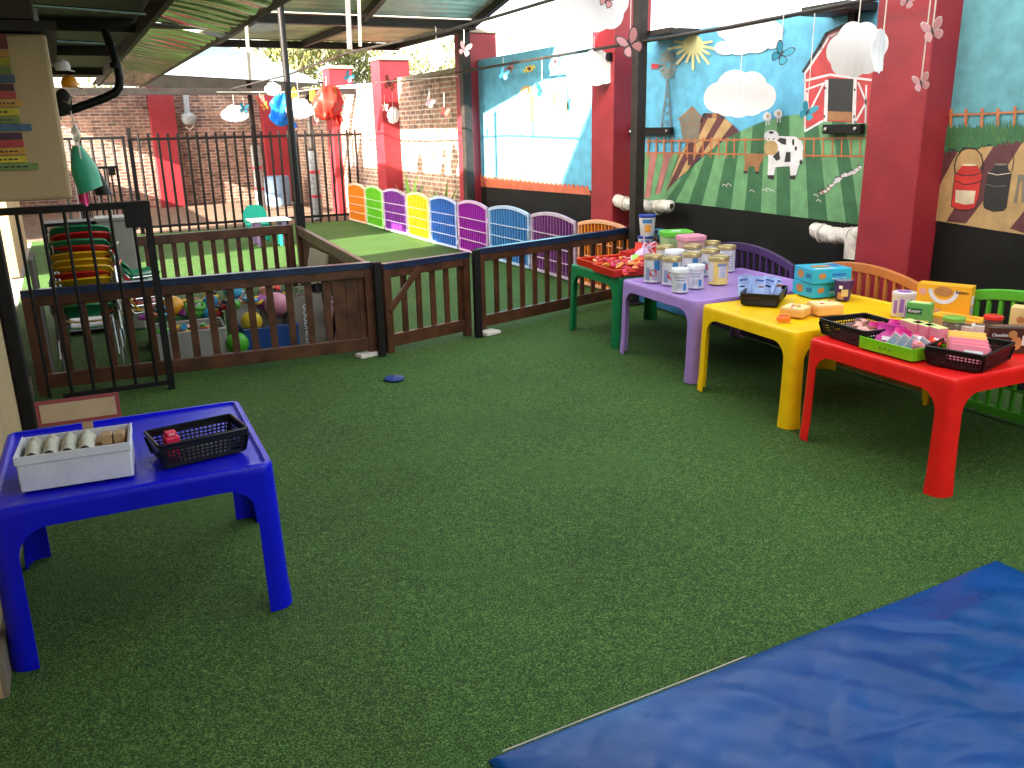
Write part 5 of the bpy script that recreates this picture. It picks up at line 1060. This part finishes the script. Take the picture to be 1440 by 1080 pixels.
WHE=mat('pale_edge',(.7,.55,.55),.6)
for (x,y,X,wpx,c,e,l,rl,sl) in (
 (886,63,3.0,34,BFP,BFK,'pink butterfly hanging on a string left of the tall black pole',-.5,.5),
 (1311,44,3.3,28,BFP,WHE,'upper pink butterfly hanging before the nearest red pillar',-.3,.35),
 (1295,117,3.3,22,BFP,WHE,'lower pink butterfly hanging before the nearest red pillar',-.3,.45),
 (1098,77,4.4,27,BFB,BFK,'blue butterfly hanging right of the middle cloud',.5,.35),
 (1135,158,4.4,22,BFB,BFB,'blue butterfly hanging by the left barn door',.4,.6),
 (653,70,4.0,18,BFP,BFK,'pink butterfly hanging beside the dark roof post',.3,.2),
 (343,153,2.5,13,BFB,BFK,'small blue butterfly beside the small left cloud',.2,.15),
 (366,141,2.6,12,BFR,BFR,'small red butterfly left of the blue bundle',-.2,.12),
 (372,150,2.7,11,pl('bf_orange',(.7,.35,.05)),BFR,'small orange butterfly left of the blue bundle',-.4,.16),
 (548,118,4.4,18,BFR,BFK,'dark red butterfly on the thin white string',.3,.1),
 (541,152,4.4,10,WHE,BFR,'tiny white butterfly left of the small far cloud',0,.2),
 (604,145,4.5,12,BFP,WHE,'faint pink butterfly in the glare',.5,.2),
 (625,158,4.6,12,BFR,BFR,'small red butterfly in the glare before the brick wall',.4,.25),
 (490,109,3.6,14,BFB,BFK,'tiny blue butterfly above the thin white string',.6,.1),
 (477,152,3.6,11,BFB,BFK,'tiny blue butterfly right of the red bundle',.3,.2),
 (443,172,3.3,9,BFP,BFR,'tiny pink butterfly hanging between the grey cloud and red bundle',.1,.3),
 (762,128,4.9,18,BFB,BFK,'teal butterfly hanging before the bright painted wall',0,.35),
 (708,105,4.9,14,BFB,BFB,'pale blue butterfly left of the painted sweets',.3,.2),
 (853,0,3.0,22,BFP,BFK,'pink butterfly at the top edge above the big grey cloud',.4,0),
 (1276,1,3.3,20,BFP,WHE,'pink butterfly cut by the top edge above the red pillar',.4,0)):
    P=at(x,y,X); dist=(P-CAM).dot(F); butterfly(l,P,wpx/Fp*dist,c,e,math.atan2(-P.x,P.y)+.25,rl,sl)
def bundle(label,P,s,m,seed):
    t=thing('plastic_bundle',label,'decoration',P)
    def bf(u,v):
        a=2*math.pi*u; e=math.sin(math.pi*v)**.5; r=s*(.42+.22*noise.noise((math.cos(a)*2.0,math.sin(a)*2.0,v*3.2+seed))+.07*math.sin(a*5+v*6))
        return (r*e*math.cos(a)+.16*s*(.5-v),r*e*math.sin(a)*.6,s*(.55-1.1*v))
    MB().grid(bf,40,22,m,closeu=True).build('crumpled_sheet',t,smooth=True)
    MB().grid(lambda u,v:(.2*s+.3*s*(u-.5)+.1*s*v,-.02+.02*math.sin(u*12),-.35*s-.35*s*v*(1-abs(u-.5))),10,6,m).build('tail',t,smooth=True,solid=.003)
    MB().tube([(0,0,s*.5),(0,0,s*.8)],.005,STR).build('string',t)
P=at(397,155,3.0); bundle('crumpled bright blue plastic bundle hanging at the thin black pole',P,.42,pl('bundle_blue',(.01,.16,.75),.35),2)
P=at(461,145,3.3); bundle('crumpled bright red plastic bundle hanging in front of the far red pillar',P,.42,pl('bundle_red',(.75,.03,.02),.35),5)
for x,y,X,l in ((414,128,3.05,'yellow tassel left of the grey cloud'),(440,128,3.2,'yellow tassel above the grey cloud'),(470,128,3.4,'yellow tassel above the red bundle')):
    P=at(x,y,X); t=thing('paper_tassel',l,'tassel',P,0,'yellow paper tassels'); 
    for k in range(7): MB().tube([(0,0,.05),(.03*math.cos(k),.03*math.sin(k),0),(.045*math.cos(k),.045*math.sin(k),-.09-.01*k)],.008,pl('tassel_yellow',(.7,.45,.03))).build('strand',t)
# ---------------------------------------------------------------- trees behind the yard
def leafmat(n,c): 
    m=mat(n,c,.6,var=.35,scale=3); m.node_tree.nodes['Principled BSDF'].inputs['Transmission Weight'].default_value=.0; return m
LF=[leafmat('leaf_a',(.12,.14,.03)),leafmat('leaf_b',(.07,.10,.025)),leafmat('leaf_c',(.20,.18,.05))]; BARK=mat('bark',(.16,.12,.09),.9,bump=.5)
def tree(label,x,y,h,cr,seed,nl):
    t=thing('tree',label,'tree',(x,y,0)); r=random.Random(seed); tr=MB(); tips=[]
    def limb(p,d,L,rad,depth):
        pts=[p]; 
        for k in range(4): d=(d+Vector((r.uniform(-.25,.25),r.uniform(-.25,.25),r.uniform(-.05,.15)))).normalized(); pts.append(pts[-1]+d*L/4)
        tr.tube(pts,[rad*(1-.14*k) for k in range(5)],BARK,n=6,cap=False); tips.append((pts[-1],depth)); tips.append((pts[2],depth))
        if depth<4:
            for k in range(3 if depth<3 else 2): a=r.uniform(0,6.28); nd=(d*.7+Vector((math.cos(a),math.sin(a),r.uniform(-.1,.5)))*.7).normalized(); limb(pts[-1] if k<2 else pts[2],nd,L*.68,rad*.52,depth+1)
    limb(Vector((0,0,0)),Vector((0,0,1)),h*.38,.16,0)
    tr.build('trunk',t,smooth=True)
    lv=MB(); tp=[p for p,d in tips if d>=2]
    for i in range(nl):
        c=r.choice(tp)+Vector((r.gauss(0,.28),r.gauss(0,.28),r.gauss(0,.25))); s=r.uniform(.05,.11); e=Euler((r.uniform(0,6),r.uniform(0,6),r.uniform(0,6))).to_matrix(); 
        lv.add([c+e@Vector(q)*s for q in ((-1,0,0),(0,-.45,.1),(1,0,0),(0,.45,.1))],[(0,1,2,3)],LF[r.choice((0,0,1,2))])
    lv.build('crown',t)
tree('leafy tree behind the far brick wall right of the shade sail',6.2,27.5,5.2,2,11,3600)
tree('thin tree behind the far brick wall above the corner pillar',9.5,28.0,5.4,2,5,3000)
tree('tree behind the far brick wall seen under the shade sail',2.8,28.5,4.6,2,8,3600)
tree('bushy tree at the right behind the brick wall corner',12.5,27,5.0,2,31,2400)
# green plants painted/standing by the brick wall
def plant(label,x,y,s,seed):
    t=thing('potted_plant',label,'plant',(x,y,0)); r=random.Random(seed)
    MB().lathe([(.07,0),(.09,.01),(.11,.2),(.12,.2),(.12,.23),(.1,.23),(.09,.2)],mat('pot_pale',(.5,.45,.4),.7),n=18).build('pot',t,smooth=True)
    mb=MB()
    for i in range(16):
        a=r.uniform(0,6.28); L=s*r.uniform(.6,1); w_=.03
        p=[Vector((.02*math.cos(a),.02*math.sin(a),.2)),Vector((L*.18*math.cos(a),L*.18*math.sin(a),.2+L*.6)),Vector((L*.42*math.cos(a),L*.42*math.sin(a),.2+L))]
        sd_=Vector((-math.sin(a),math.cos(a),0))*w_; mb.add([p[0]-sd_*.4,p[0]+sd_*.4,p[1]+sd_,p[1]-sd_,p[2]],[(0,1,2,3),(3,2,4)],pl('plant_leaf',(.18,.38,.06)))
    mb.build('leaves',t)
plant('leafy plant rising behind the violet and yellow pen panels',5.15,13.75,.85,1)
plant('leafy plant rising behind the blue pen panel',5.15,12.35,.8,2)
scene.cycles.max_bounces=8
